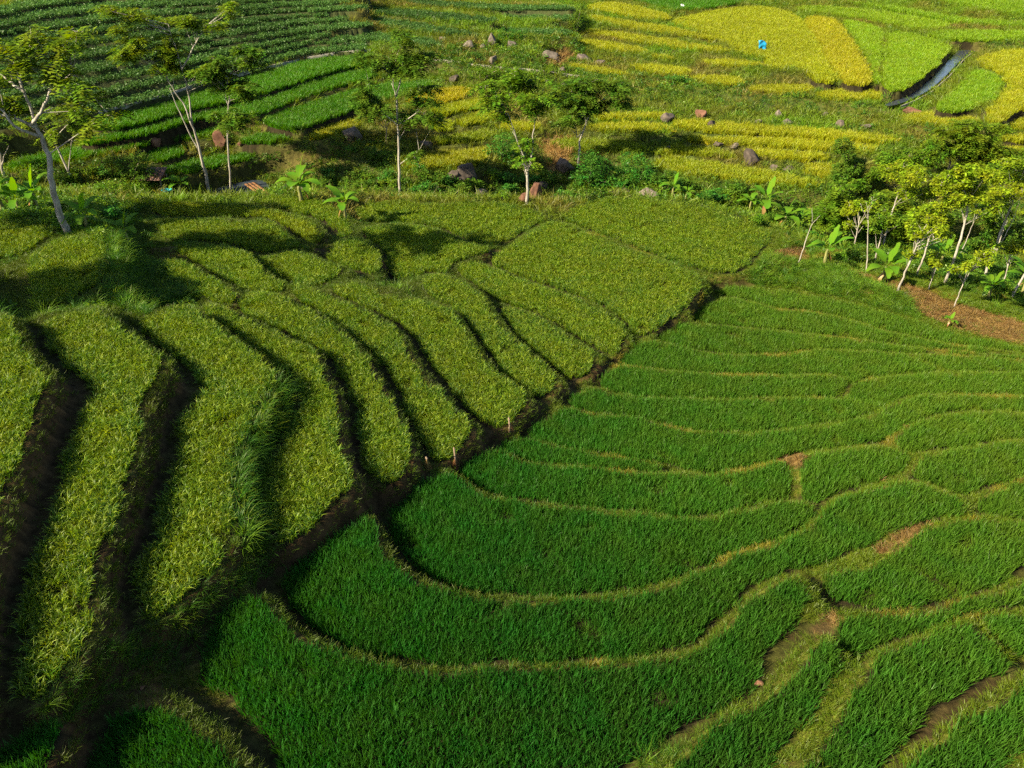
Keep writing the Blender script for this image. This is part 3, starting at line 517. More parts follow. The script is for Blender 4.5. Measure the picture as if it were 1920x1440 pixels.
def scatter_group(key):
    if key in GN: return GN[key]
    g = bpy.data.node_groups.new('scatter_' + key, 'GeometryNodeTree'); GN[key] = g
    g.interface.new_socket('Geometry', in_out='INPUT', socket_type='NodeSocketGeometry'); g.interface.new_socket('Geometry', in_out='OUTPUT', socket_type='NodeSocketGeometry')
    N, L = g.nodes.new, g.links.new
    i, o = N('NodeGroupInput'), N('NodeGroupOutput'); io = N('GeometryNodeInstanceOnPoints'); ci = N('GeometryNodeCollectionInfo')
    ci.inputs['Collection'].default_value = CC[key]; ci.inputs['Separate Children'].default_value = True; ci.inputs['Reset Children'].default_value = True
    def attr(nm, ty): a = N('GeometryNodeInputNamedAttribute'); a.data_type = ty; a.inputs['Name'].default_value = nm; return a.outputs['Attribute']
    L(i.outputs[0], io.inputs['Points']); L(ci.outputs[0], io.inputs['Instance']); io.inputs['Pick Instance'].default_value = True
    L(attr('idx', 'INT'), io.inputs['Instance Index'])
    e = N('FunctionNodeEulerToRotation'); L(attr('rot', 'FLOAT_VECTOR'), e.inputs[0]); L(e.outputs[0], io.inputs['Rotation'])
    L(attr('scl', 'FLOAT_VECTOR'), io.inputs['Scale']); L(io.outputs[0], o.inputs[0])
    return g
def scatter(name, key, P, tint, scl, tilt=.12, ears=0.0, **props):
    n = len(P); me = bpy.data.meshes.new(name); me.vertices.add(n); me.vertices.foreach_set('co', np.asarray(P, np.float32).ravel())
    rot = np.c_[rng.normal(0, tilt, n), rng.normal(0, tilt, n), rng.uniform(0, 6.283, n)]
    a = me.attributes.new('rot', 'FLOAT_VECTOR', 'POINT'); a.data.foreach_set('vector', rot.astype(np.float32).ravel())
    s = np.asarray(scl, float); s = np.broadcast_to(s[:, None], (n, 3)) if s.ndim == 1 else s
    a = me.attributes.new('scl', 'FLOAT_VECTOR', 'POINT'); a.data.foreach_set('vector', np.ascontiguousarray(s, np.float32).ravel())
    a = me.attributes.new('idx', 'INT', 'POINT'); a.data.foreach_set('value', rng.integers(0, 5, n).astype(np.int32))
    a = me.attributes.new('tint', 'FLOAT_COLOR', 'POINT'); a.data.foreach_set('color', np.c_[tint, np.full(n, ears)].astype(np.float32).ravel())
    me.materials.append(tint_m)
    o = link(name, me, **props); md = o.modifiers.new('scatter', 'NODES'); md.node_group = scatter_group(key)
    return o
TINT = {G: (.042, .142, .013), M: (.084, .156, .005), FG: (.060, .180, .006), FY: (.275, .295, .010)}
SPEC = {'G12': (1, 1, 1), 'Z1': (1.7, 1.25, .6), 'FY2': (1.2, 1, .8), 'FY21': (.55, .95, .9), 'U3': (.6, .95, .9), 'U4': (.6, .95, .9), 'U5': (.6, .92, .9), 'U6': (.55, .9, .9), 'U7': (.5, .85, .9), 'U8': (.5, .85, .9), 'U2': (1.10, 1.0, 1),
        'FY6': (.55, .7, .9), 'FY12': (.55, .7, .9), 'FY8': (.8, .8, .9), 'FY4': (.8, .9, .9), 'FY5': (.75, .9, .9), 'FY3': (.85, .95, .9), 'FY13': (.8, .9, .9), 'FY18': (.75, .85, 1), 'U1': (.95, 1, 1)}
GRP = {G: ('rice field', 'young green rice terraces', 'young_rice_field'), M: ('rice field', 'ripening rice terraces', 'ripening_rice_field'), FG: ('rice field', 'bright green rice terraces across the stream', 'green_rice_field'),
       FY: ('rice field', 'golden rice terraces across the stream', 'golden_rice_field'), 'crop': ('crop bed', 'row crop beds on the far hillside', 'row_crop_bed')}
def jgrid(lo, hi, s):
    X, Y = np.meshgrid(np.arange(lo[0], hi[0], s), np.arange(lo[1], hi[1], s * .9)); X = X + (np.arange(X.shape[0]) % 2)[:, None] * s * .5
    P = np.c_[X.ravel(), Y.ravel()]; return P + rng.uniform(-.42, .42, P.shape) * s
for k, f in enumerate(FIELDS):
    if f.kind == 'water': continue
    lo, hi = f.xy.min(0), f.xy.max(0); dist = np.hypot(*f.xy.mean(0)); cat, grp, nm = GRP[f.kind]
    if f.kind in (G, M): s, key, sc = (.108 if f.kind == G else .132) * max(1, dist / 30) ** .5, 'young' if f.kind == G else 'ripe', 1.0
    elif f.kind == 'crop': s, key, sc = .0, 'row', 1.0
    else: s, key, sc = .31 * max(.85, dist / 95), 'farc', (.82 if f.kind == FY else .8)
    if f.kind == 'crop':
        # rows run along the bed
        x0, x1 = lo[0], hi[0]; ax = f.xy - f.xy.mean(0); u, sv, vt = np.linalg.svd(ax, full_matrices=False); t0, n0 = vt[0], vt[1]
        A = ax @ t0; Bn = ax @ n0; T, Nn = np.meshgrid(np.arange(A.min(), A.max(), .30), np.arange(Bn.min(), Bn.max(), .95))
        # follow the bed's own curve
        cu = np.polyfit(A, Bn, 2); Nn = Nn + np.polyval(cu, T)
        T = T + rng.uniform(-.18, .18, T.shape); Nn = Nn + rng.normal(0, .07, T.shape)
        P = f.xy.mean(0) + T.ravel()[:, None] * t0 + Nn.ravel()[:, None] * n0
    else: P = jgrid(lo, hi, s)
    d = sdf(P, f.xy + 0)
    wig = .10 * np.sin(P[:, 0] * 3.1 + k) * np.cos(P[:, 1] * 2.7) * (1 if dist < 45 else 2)
    ed_ = (-.02 if f.kind == G else -.06) + wig; P, d = P[d < ed_], d[d < ed_]
    if not len(P): print('EMPTY FIELD', f.key); continue
    gp = gz(P[:, 0], P[:, 1]); zf = P @ f.co[:2] + f.co[2]; ok = np.abs(gp - zf) < .25; P, d, zf = P[ok], d[ok], zf[ok]
    n = len(P); z = zf - .03
    if f.kind == 'crop':
        big = .5 + .5 * np.sin(P[:, 0] * .23 + 1.1 * np.sin(P[:, 1] * .19)); tint = np.array([.065, .145, .030]) * (.8 + .4 * big)[:, None]
        scatter(nm, key, np.c_[P, z], tint, rng.uniform(.8, 1.25, n), kind='stuff', label=f.label, category=cat, group=grp); continue
    t = np.array(TINT[f.kind]) * np.array(SPEC.get(f.key, (1, 1, 1)))
    lf = nse(P[:, 0], P[:, 1], .22, .5) + nse(P[:, 0] + 5, P[:, 1], .71, .3)          # patches of better and poorer growth
    tint = t * (1 + .16 * lf)[:, None]
    if f.kind == G: tint = tint * np.array([1, 1, 1]) * (1 + np.clip((P[:, 0] + .25 * P[:, 1] - 7) / 24, -.15, .6)[:, None] * np.array([2.1, .55, .1]))
    if f.kind == M:                                                                     # darker and greener towards the plot edges and in patches
        e = np.clip(1 + d / .7, 0, 1) ** 1.5 * .65 + np.clip(nse(P[:, 0], P[:, 1], .9, .7) - .25, 0, .6); e = np.clip(e, 0, .8)[:, None]
        tint = tint * (1 - e) + np.array([.045, .125, .016]) * e
    hole = nse(P[:, 0] * 1.1 + k, P[:, 1] * .9 + 2 * k, 1.35, .6) + nse(P[:, 0] + 3 * k, P[:, 1] - k, 3.1, .45)
    weak = np.clip((hole - .62) / .25, 0, 1)                              # thin spots where seedlings failed
    scl = rng.uniform(.82, 1.14, n) * sc * (1 + .10 * lf) * (1 - .45 * weak)
    tint = tint * (1 - .5 * weak[:, None]) + tint * np.array([1.8, 1.15, .8]) * .5 * weak[:, None]
    if key == 'farc': scl = scl * max(1, dist / 110)
    scatter(nm, key, np.c_[P, z], tint, scl, ears={M: .5, FY: .2}.get(f.kind, 0), kind='stuff', label=f.label, category=cat, group=grp)

# ---------------------------------------------------------------- wild grass and weeds
def wild(lo, hi, s, far):
    P = jgrid(lo, hi, s)
    if not far:                                                       # banks have more surface than their plan area
        e = .1; g = np.hypot(gz(P[:, 0] + e, P[:, 1]) - gz(P[:, 0] - e, P[:, 1]), gz(P[:, 0], P[:, 1] + e) - gz(P[:, 0], P[:, 1] - e)) / (2 * e)
        P = np.repeat(P, 1 + np.clip(g * 1.1, 0, 5).astype(int), axis=0); P = P + rng.uniform(-.06, .06, P.shape)
    z = gz(P[:, 0], P[:, 1]); px, py, dep = to_px(np.c_[P, z])
    m = (px > -160) & (px < 2080) & (py > -60) & (py < 1540); P, z, px, py = P[m], z[m], px[m], py[m]
    d = bil(DMg, P[:, 0], P[:, 1]); m = d > .04; return P[m], z[m], px[m], py[m], d[m]
SH, TA, WE = [], [], []
for lo, hi, s, far in (((-34, 4), (36, 46), .105, 0), ((-70, 46), (85, 135), .46, 1)):
    P, z, px, py, d = wild(lo, hi, s, far); n = len(P)
    tall, brush, straw_, soil_ = zone(px, py, TALL), zone(px, py, BRUSH), zone(px, py, STRAW), zone(px, py, SOIL)
    u = rng.uniform(size=n); e = .15
    gxs = (gz(P[:, 0] + e, P[:, 1]) - gz(P[:, 0] - e, P[:, 1])) / (2 * e); gys = (gz(P[:, 0], P[:, 1] + e) - gz(P[:, 0], P[:, 1] - e)) / (2 * e); sl = np.hypot(gxs, gys)
    steep = np.clip((sl - .5) / .6, 0, 1) * np.where(P[:, 1] < 46, np.where(px > 1150, .3, .35), .3)
    pat = nse(P[:, 0], P[:, 1], .5, .6) + nse(P[:, 0] + 3, P[:, 1], 1.4, .4)
    bund = np.array([.110, .165, .008]); lush = np.array([.085, .165, .010]); dry = np.array([.30, .19, .06]); dark = np.array([.040, .115, .010]); olive = np.array([.145, .195, .014])
    # tall grass
    m = (tall & (u < (.34 if not far else .5))) | (brush & ~straw_ & (u < (.035 if not far else .22)) & (d > .3)) | (~straw_ & ~soil_ & (d > .6) & (u < (.03 if not far else .10)))
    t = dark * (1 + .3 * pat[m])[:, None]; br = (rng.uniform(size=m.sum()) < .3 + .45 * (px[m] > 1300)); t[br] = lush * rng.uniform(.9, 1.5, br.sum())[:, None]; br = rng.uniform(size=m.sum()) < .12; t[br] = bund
    TA.append((np.c_[P[m], z[m] - .03], t, rng.uniform(.45, 1.05, m.sum()) * np.where(py[m] > 1050, .6, 1) * (1.0 if not far else 1.0)))
    # broad weeds
    m2 = ~m & ((brush & ~straw_ & (u < (.14 if not far else .62)) & (d > .25)) | (~straw_ & ~soil_ & (d > .7) & (u < (.035 if not far else .22)) & (pat > -.1)))
    t = np.where((rng.uniform(size=m2.sum()) < .35)[:, None], np.array([.13, .22, .015]), np.array([.06, .14, .014])) * (1 + .35 * pat[m2])[:, None]
    WE.append((np.c_[P[m2], z[m2] - .03], t, rng.uniform(.5, 1.2, m2.sum()) * (1 if not far else 1.3)))
    # short grass
    ditch = (bil(RELg, P[:, 0], P[:, 1]) < .4) & (far == 0) & (rng.uniform(size=n) < .93)
    m3 = ~m & ~m2 & ~ditch & (rng.uniform(size=n) > steep) & ~(soil_ & (rng.uniform(size=n) < .6))
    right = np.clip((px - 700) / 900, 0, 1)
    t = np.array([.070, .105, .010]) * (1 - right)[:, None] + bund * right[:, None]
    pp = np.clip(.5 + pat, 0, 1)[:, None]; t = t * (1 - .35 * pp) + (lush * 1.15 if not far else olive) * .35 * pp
    sg = straw_ & (rng.uniform(size=n) < .95 + .3 * pat); t[sg] = dry * rng.uniform(.4, 1.1, sg.sum())[:, None]
    if far:
        q1 = np.clip(nse(P[:, 0] + 2, P[:, 1], .27, .8) + nse(P[:, 0], P[:, 1] + 9, .8, .5), -1, 1)[:, None]
        t = t * .4 + olive * .6; t = t * (1 - np.clip(q1, 0, 1) * .75) + np.array([.125, .265, .010]) * np.clip(q1, 0, 1) * .75; t = t * (1 - np.clip(-q1 - .1, 0, 1) * .8) + np.array([.20, .155, .035]) * np.clip(-q1 - .1, 0, 1) * .8; t[straw_] = dry
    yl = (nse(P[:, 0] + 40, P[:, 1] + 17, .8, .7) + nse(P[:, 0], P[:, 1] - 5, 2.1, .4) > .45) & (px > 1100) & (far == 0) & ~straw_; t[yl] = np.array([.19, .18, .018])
    t = t[m3]; SH.append((np.c_[P[m3], z[m3] - .01], t, rng.uniform(.45, 1.05, m3.sum()) * (1 if not far else 4.2)))
cat3 = lambda L_: [np.concatenate([l[i] for l in L_]) for i in range(3)]
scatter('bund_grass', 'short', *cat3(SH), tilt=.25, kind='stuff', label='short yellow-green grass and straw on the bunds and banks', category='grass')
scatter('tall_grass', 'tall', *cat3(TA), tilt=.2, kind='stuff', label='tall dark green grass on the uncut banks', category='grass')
scatter('undergrowth', 'weed', *cat3(WE), tilt=.25, kind='stuff', label='broad-leaved undergrowth along the ravine and rough banks', category='undergrowth')
# ---------------------------------------------------------------- water
def water_mat():
    m, t, N, L, out = new_mat('still water')
    p = N('ShaderNodeBsdfPrincipled'); p.inputs['Base Color'].default_value = (.035, .045, .06, 1); p.inputs['Roughness'].default_value = .15; p.inputs['Specular IOR Level'].default_value = .35
    g = N('ShaderNodeNewGeometry'); nz = N('ShaderNodeTexNoise'); nz.inputs['Scale'].default_value = 2.5; L(g.outputs['Position'], nz.inputs['Vector'])
    b = N('ShaderNodeBump'); b.inputs['Strength'].default_value = .25; b.inputs['Distance'].default_value = .1; L(nz.outputs[0], b.inputs['Height']); L(b.outputs[0], p.inputs['Normal'])
    L(p.outputs[0], out.inputs[0]); return m
wm = water_mat()
for f in FIELDS:
    if f.kind != 'water': continue
    c = f.xy.mean(0); V = np.c_[c + (f.xy - c) * 1.04, np.full(len(f.xy), f.z + (.36 if f.key == 'canal' else .2))]
    n = len(V); V = np.vstack([V, [*c, V[0, 2]]])
    link('canal_water' if f.key == 'canal' else 'stream_water', mesh_np('water', V, [[(i, (i + 1) % n, n) for i in range(n)]], wm), kind='structure',
         label='dark water in the straight irrigation canal at upper right' if f.key == 'canal' else 'pale shallow stream water behind the two slim trunks')
conc = solid_mat('pale concrete', (.17, .155, .12), (.30, .28, .22), 3, .9, .2)
def wall_strip(name, pxs, w, h, label, cat, dz=0, zfix=None, mat=None):
    P = np.array([ground(x, y) if zfix is None else np.r_[on_z(x, y, zfix), zfix] for x, y in pxs])
    t = np.linspace(0, 1, len(P)); tt = np.linspace(0, 1, len(P) * 6); P = np.c_[[np.interp(tt, t, P[:, i]) for i in range(3)]].T
    if zfix is None:
        zz = gz(P[:, 0], P[:, 1]); P[:, 2] = np.convolve(np.pad(zz, 6, 'edge'), np.ones(13) / 13, 'valid') + .1
    T = np.gradient(P[:, :2], axis=0); T /= np.linalg.norm(T, axis=1)[:, None]; n2 = np.c_[-T[:, 1], T[:, 0]] * w / 2
    top = P[:, 2] + dz + h; bot = P[:, 2] + dz - .3; n = len(P)
    V = np.vstack([np.c_[P[:, :2] - n2, bot], np.c_[P[:, :2] - n2, top], np.c_[P[:, :2] + n2, top], np.c_[P[:, :2] + n2, bot]])
    i = np.arange(n - 1); Q = np.vstack([np.c_[i + k * n, i + 1 + k * n, i + 1 + (k + 1) * n, i + (k + 1) * n] for k in range(3)])
    link(name, mesh_np(name, V, [Q], mat or conc), label=label, category=cat)
wall_strip('channel_wall', [(185,214),(233,205),(317,181),(377,158),(467,134),(520,124),(567,105),(640,97),(695,97)], .11, .08, 'pale low channel wall along the top of the bright green rice', 'channel wall')
wall_strip('channel_wall', [(797,113),(840,117),(887,123),(950,129),(1003,135),(1050,141),(1087,145)], .10, .08, 'pale low channel wall crossing the grassy bank in the centre', 'channel wall')
wall_strip('canal_kerb', [(1688,201),(1716,190),(1745,175),(1779,145),(1806,114),(1834,91)], .10, .12, 'pale concrete kerb along the right side of the canal', 'kerb', zfix=-4.25)

# ---------------------------------------------------------------- plants with stems
bark = solid_mat('pale bark', (.15, .13, .10), (.36, .33, .28), 5, .85, .35, stretch=(1, 1, .35), contrast=(.3, .6))
bark_d = solid_mat('brown bark', (.13, .10, .07), (.30, .25, .18), 6, .9, .4, stretch=(1, 1, .4))
LEAF = {'feather': leaf_mat('feathery leaves', (.125, .195, .012), trans=.4, gloss=.012, vary=.5), 'lime': leaf_mat('lime leaves', (.21, .29, .012), trans=.42, gloss=.012, vary=.45),
        'dark': leaf_mat('dark leaves', (.080, .155, .014), trans=.35, gloss=.012, vary=.5), 'mid': leaf_mat('mid green leaves', (.105, .195, .012), trans=.4, gloss=.012, vary=.5),
        'vine': leaf_mat('vine leaves', (.055, .165, .018), trans=.3, gloss=.012, vary=.5)}
def quadleaf(c, d, s, l, w):
    """arrays -> diamond leaves: base, left, tip, right with a slight fold"""
    nrm = np.cross(d, s); up_ = nrm * (w * .25)[:, None]
    return np.stack([c, c + d * (l * .45)[:, None] + s * w[:, None] + up_, c + d * l[:, None], c + d * (l * .45)[:, None] - s * w[:, None] + up_], 1).reshape(-1, 3)
def unit(v): return v / (np.linalg.norm(v, axis=-1, keepdims=True) + 1e-9)
def fronds(C, r, style, size=1.0):
    """C (n,3) anchors -> leaf verts"""
    n = len(C); a = r.uniform(0, 2 * math.pi, n)
    if style == 'feather':
        d = unit(np.c_[np.cos(a), np.sin(a), r.uniform(-.35, .25, n)]); s = unit(np.cross(d, [0, 0, 1.]) + r.normal(0, .2, (n, 3))); L_ = size * r.uniform(.5, .85, n); out = []
        for k in range(6):
            t = (k + .7) / 6.2; p = C + d * (L_ * t)[:, None] - np.c_[np.zeros((n, 2)), L_ * .35 * t * t]
            for sg in (-1, 1):
                ld = unit(s * sg + d * .45 + r.normal(0, .12, (n, 3))); ls = unit(np.cross(ld, np.cross(d, s)) + r.normal(0, .1, (n, 3)))
                ln = L_ * (.42 - .30 * abs(t - .45)); out.append(quadleaf(p, ld, ls, ln, ln * .24))
        return np.vstack(out)
    out = []
    for k in range(6):
        a2 = a + k * 1.047 + r.normal(0, .2, n); d = unit(np.c_[np.cos(a2), np.sin(a2), r.uniform(-.75, .35, n)]); s = unit(np.cross(d, [0, 0, 1.]) + r.normal(0, .3, (n, 3)))
        l = size * r.uniform(.15, .27, n); out.append(quadleaf(C + r.normal(0, .05, (n, 3)), d, s, l, l * .2))
    return np.vstack(out)
def tree(name, label, base, trunk, forks, crown, style='feather', leaf='feather', rad=.13, dens=1.0, size=1.0, group=None, seed=0, barkm=None, cat='tree', ybase=None, airy=None):
    airy = True if airy is None else airy
    r = np.random.default_rng(900 + seed); b = ground(*base) if ybase is None else np.array(ybase, float); y = b[1]
    root = link(name, None, label=label, category=cat); root.location = b
    if group: root['group'] = group
    mpp = lambda px, py: (y / ray(px, py)[1]) / FPX       # metres per pixel there
    def path(pts, start=None):
        P = [on_y(px, py, y) for px, py in pts]
        P = np.array(([start] if start is not None else []) + P); P[1 if start is not None else 0:, 1] += 0
        off = np.cumsum(r.normal(0, .8 * rad, len(P))); off[0] = 0; P[:, 1] += off
        k = np.linspace(0, 1, len(P)); kk = np.linspace(0, 1, len(P) * 3); Q = np.c_[[np.interp(kk, k, P[:, i]) for i in range(3)]].T
        Q[1:-1] += r.normal(0, .008 + .06 * rad, Q[1:-1].shape); return Q
    T = path([base] + trunk); T[:, 1] += y - T[0, 1]; T[0, 2] -= .25
    mb = MB(); mb.tube(T - b, np.linspace(rad * .82, rad * .38, len(T)), 8)
    link('trunk', mb.mesh('trunk', barkm or bark, True), root)
    stems = [T]
    for fk in forks:
        q = on_y(*fk[0], y); k = int(np.argmin(np.linalg.norm(np.vstack(stems) - q, axis=1))); st = np.vstack(stems)[k]
        F = path(fk[1:], st); mb = MB(); mb.tube(F - b, np.linspace(rad * .4, rad * .14, len(F)), 6); link('limb', mb.mesh('limb', barkm or bark, True), root); stems.append(F)
    allst = np.vstack(stems); anchors = []; mbt = MB()
    if airy:
        cr2 = []
        for (cx_, cy_, rx, ry) in crown:
            for q in range(3): cr2.append((cx_ + r.normal(0, rx * .5), cy_ + r.normal(0, ry * .75), rx * r.uniform(.4, .65), ry * r.uniform(.55, .9)))
        crown = cr2
    for (cx_, cy_, rx, ry) in crown:
        c = on_y(cx_, cy_, y + r.normal(0, .6)); m = mpp(cx_, cy_); rx, rz = rx * m, ry * m * 1.05; ryy = rx * .8
        k = int(np.argmin(np.linalg.norm(allst - (c - [0, 0, 2.2 * rz + .5]), axis=1))); st = allst[k]; mid = (st + c) / 2 + [0, 0, -.1 * rz]
        mbb = MB(); mbb.tube(np.array([st, mid, c + [0, 0, -rz * .2]]) - b, [max(.016, rad * .14), max(.012, rad * .09), .008], 5, False); link('branch', mbb.mesh('branch', barkm or bark, True), root)
        n = int(dens * (130 if style == 'feather' else 190) * (rx * ryy * rz) ** .62) + 6; u = r.normal(size=(n, 3)); u = unit(u) * (r.uniform(.25, 1, n) ** .5)[:, None]
        # irregular: drop some sectors so that gaps open
        ph = r.uniform(0, 6.28, 3); keep = np.sin(3 * np.arctan2(u[:, 1], u[:, 0]) + ph[0]) + np.sin(4 * u[:, 2] + ph[1]) + r.normal(0, .7, n) > -.9
        A = c + u[keep] * [rx, ryy, rz]; anchors.append(A)
        for q in A[r.permutation(len(A))[:max(3, len(A) // 14)]]: mbt.tube(np.array([c + [0, 0, -rz * .25], (c + q) / 2 + r.normal(0, .08, 3), q]) - b, [.014, .010, .005], 3, False)
    if crown:
        V = fronds(np.vstack(anchors), r, style, size) - b; i = np.arange(len(V) // 4)[:, None] * 4
        tv, tq = np.vstack(mbt.v), np.vstack(mbt.q) + len(V); me = mesh_np('crown', np.vstack([V, tv]), [i + np.array([0, 1, 2, 3]), tq], LEAF[leaf]); me.materials.append(barkm or bark)
        me.polygons.foreach_set('material_index', np.r_[np.zeros(len(i), np.int32), np.ones(len(tq), np.int32)]); link('crown', me, root)
    return root
GL, GC, GR = 'pale trees along the left rim', 'trees by the stream in the centre', 'slim trees at the right edge of the ravine'
tree('pale_tree', 'big pale-barked tree leaning left at the left edge, bare white branches', (128,437), [(118,400),(104,345),(95,295),(80,262),(65,242)],
     [[(65,242),(55,205),(42,160),(30,125),(22,105)], [(65,242),(30,222),(0,212),(-30,200)], [(80,262),(40,235),(0,190),(-20,178)], [(62,240),(75,215),(85,190),(90,165),(98,125),(103,108)], [(88,175),(112,152),(132,138)], [(45,175),(15,160),(-15,140)]],
     [(20,80,45,16),(75,70,40,14),(115,95,30,14),(0,130,40,16),(60,120,36,12),(110,140,36,12),(135,60,25,10),(150,180,36,14),(-25,190,40,16),(20,200,26,10),(165,215,30,12)], rad=.2, dens=.8, size=1.1, group=GL, seed=1)
tree('pale_tree', 'thin pale tree behind the big leaning one at the left, seen through its branches', (135,342), [(127,320),(113,292),(100,268),(92,250)], [[(100,268),(120,240),(140,225)], [(128,320),(133,275),(140,240)]],
     [(150,235,28,12),(95,235,25,10),(120,205,30,10),(60,228,24,9)], rad=.11, dens=.9, group=GL, seed=2)
tree('pale_tree', 'tall forked pale tree with three long stems by the stream at left', (393,366), [(386,330),(375,285),(365,245),(358,225)],
     [[(358,225),(345,195),(328,170),(315,150),(306,140)], [(360,235),(356,190),(350,155),(343,130),(333,100),(322,68),(317,45)], [(343,130),(362,90),(385,50)], [(372,285),(352,240),(330,195),(318,165)]],
     [(215,28,36,12),(255,45,34,11),(300,72,36,14),(230,92,45,11),(330,38,36,10),(375,40,36,9),(425,20,24,9),(300,110,34,12),(330,128,38,12),(380,135,36,12),(262,72,30,10),(195,20,18,7),(410,140,20,8)], rad=.17, dens=1.35, group=GL, seed=3)
tree('pale_tree', 'slim straight tree with stacked dark leaf layers beside the stream water', (433,370), [(432,330),(429,285),(426,240),(428,205),(432,180)], [[(428,205),(424,175),(430,140)]],
     [(430,110,34,12),(465,95,28,10),(420,155,36,10),(455,165,34,11),(415,210,36,10),(455,215,32,10),(430,238,30,8),(470,120,24,8),(395,130,24,9)], rad=.1, dens=1.4, leaf='dark', group=GL, seed=4)
tree('pale_tree', 'stubby pale trunk cut by the left edge above the banana clump', (8,333), [(4,310),(0,285)], [[(4,310),(10,290),(20,272)]], [(-20,268,26,10)], rad=.14, dens=.8, group=GL, seed=5)
tree('pale_tree', 'tall straight white-trunked tree with leaves down its stem in the centre', (750,367), [(748,320),(746,270),(744,220),(743,180),(750,150)], [[(743,190),(738,165),(735,140)], [(746,235),(775,215),(795,200)], [(745,240),(722,215),(700,195)], [(748,310),(770,295),(785,285)]],
     [(745,92,34,18),(715,115,30,14),(780,118,30,16),(748,130,34,12),(690,170,26,14),(672,185,18,9),(705,200,26,12),(790,165,20,12),(800,190,24,12),(775,225,30,12),(815,225,20,12),(772,286,11,6)], rad=.12, dens=1.6, leaf='dark', group=GC, seed=6)
tree('slim_tree', 'small thin tree standing behind the tall white trunk', (724,268), [(725,245),(723,222)], [[(725,240),(735,222)]], [(715,210,22,10),(738,215,18,8),(700,222,14,7)], rad=.07, dens=1.2, leaf='dark', group=GC, seed=7, barkm=bark_d)
tree('slim_tree', 'white stub-topped tree with two bowed upper stems in the stream boulders', (988,386), [(989,350),(988,325),(983,310)], [[(988,325),(998,285),(999,255),(1003,230),(1006,215)], [(985,315),(972,270),(962,235),(948,203)], [(985,315),(978,306)]],
     [(985,303,14,8),(945,185,34,12),(915,160,26,10),(985,165,36,12),(1010,205,30,12),(960,140,34,10),(1035,185,26,10),(975,262,18,10),(1000,150,26,9),(925,195,22,8)], rad=.13, dens=1.3, leaf='mid', group=GC, seed=8)
tree('slim_tree', 'curved white-footed tree with a flat wide crown above the dark vine bush', (1083,312), [(1087,285),(1086,265),(1095,240),(1104,215)], [[(1095,240),(1082,258),(1080,240)], [(1104,215),(1115,190),(1125,172)], [(1104,215),(1090,195),(1075,185)], [(1112,200),(1135,185),(1150,178)]],
     [(1130,155,40,13),(1165,172,26,12),(1090,168,38,13),(1060,190,28,12),(1100,195,36,10),(1140,190,34,10),(1075,220,24,10),(1050,160,22,10),(1172,195,16,8)], rad=.12, dens=1.6, leaf='dark', group=GC, seed=9)
def off_tree(x, y, h, seed, label):                                # stands just outside the picture; its shade falls across the left terraces
    z = float(gz(x, y)); p = lambda dx, dz: tuple(float(v) for v in to_px(np.array([x + dx, y, z + dz]))[:2]); k = FPX / float(to_px(np.array([x, y, z + h]))[2])
    tree('pale_tree', label, p(0, 0), [p(.2, h * .3), p(-.1, h * .6), p(.1, h * .8)], [[p(0, h * .5), p(1, h * .75)], [p(0, h * .55), p(-1, h * .8)]], [(*p(dx, dz * h), 1.5 * k, .5 * k) for dx, dz in ((0, 1), (1.6, .86), (-1.6, .88), (.8, .75), (-1.0, .72), (2.4, .7))], rad=.16, dens=1.2, size=1.2, group=GL, seed=seed, ybase=(x, y, z))
off_tree(-32, 20.5, 9.5, 31, 'tall tree standing just outside the left edge, nearest the camera')
off_tree(-31, 30, 10, 32, 'tall tree standing just outside the left edge, behind the nearest one')
off_tree(-36, 36, 11, 33, 'tall tree outside the left edge, farthest back of its row')
# right-hand stand
tree('sapling', 'bare forked sapling leaning right beside the banana plants', (1495,498), [(1503,475),(1512,445),(1523,418)], [[(1523,418),(1530,410),(1537,403)], [(1523,418),(1522,398),(1521,388)]], [], rad=.05, group=GR, seed=10)
tree('sapling', 'nearly bare slim sapling with a forked top before the dark ravine', (1624,512), [(1626,480),(1627,445),(1627,412)], [[(1627,412),(1618,395),(1612,380)], [(1627,412),(1627,390),(1625,380)]], [(1640,372,16,7)], 'broad', 'mid', rad=.055, dens=.8, group=GR, seed=11)
tree('leafy_tree', 'slim tree whose trunk stops in lime leaves left of the pale trunk group', (1655,466), [(1664,440),(1674,410),(1682,385),(1690,360)], [], [(1690,345,40,16),(1660,335,26,14),(1720,350,28,14),(1700,322,34,14),(1735,330,18,10)], 'broad', 'lime', rad=.09, dens=1.7, group=GR, seed=12)
tree('leafy_tree', 'short slim tree with yellow lower leaves standing on dry straw', (1680,551), [(1690,522),(1702,490),(1712,462),(1719,440)], [], [(1718,428,24,10),(1740,420,26,12),(1765,425,22,12),(1715,475,12,7),(1780,440,12,8)], 'broad', 'lime', rad=.075, dens=1.5, group=GR, seed=13)
tree('leafy_tree', 'slim tree between the straw-foot one and the tallest pale trunk', (1717,519), [(1728,490),(1740,460),(1748,435),(1755,415)], [], [(1750,400,34,13),(1720,408,22,10),(1785,395,28,13),(1765,380,30,12)], 'broad', 'lime', rad=.07, dens=1.6, group=GR, seed=14)
tree('leafy_tree', 'pale-trunked tree with the broadest lime crown in the right-hand stand', (1770,533), [(1785,490),(1800,445),(1812,405),(1822,375)], [], [(1815,345,46,16),(1780,345,28,14),(1850,350,34,16),(1830,325,36,12),(1795,375,24,10),(1860,380,24,12)], 'broad', 'lime', rad=.10, dens=2.0, group=GR, seed=15)
tree('sapling', 'thin sapling stem behind the broadest lime crown', (1798,482), [(1810,455),(1822,425),(1832,402)], [], [(1838,392,14,8)], 'broad', 'lime', rad=.045, dens=1, group=GR, seed=16)
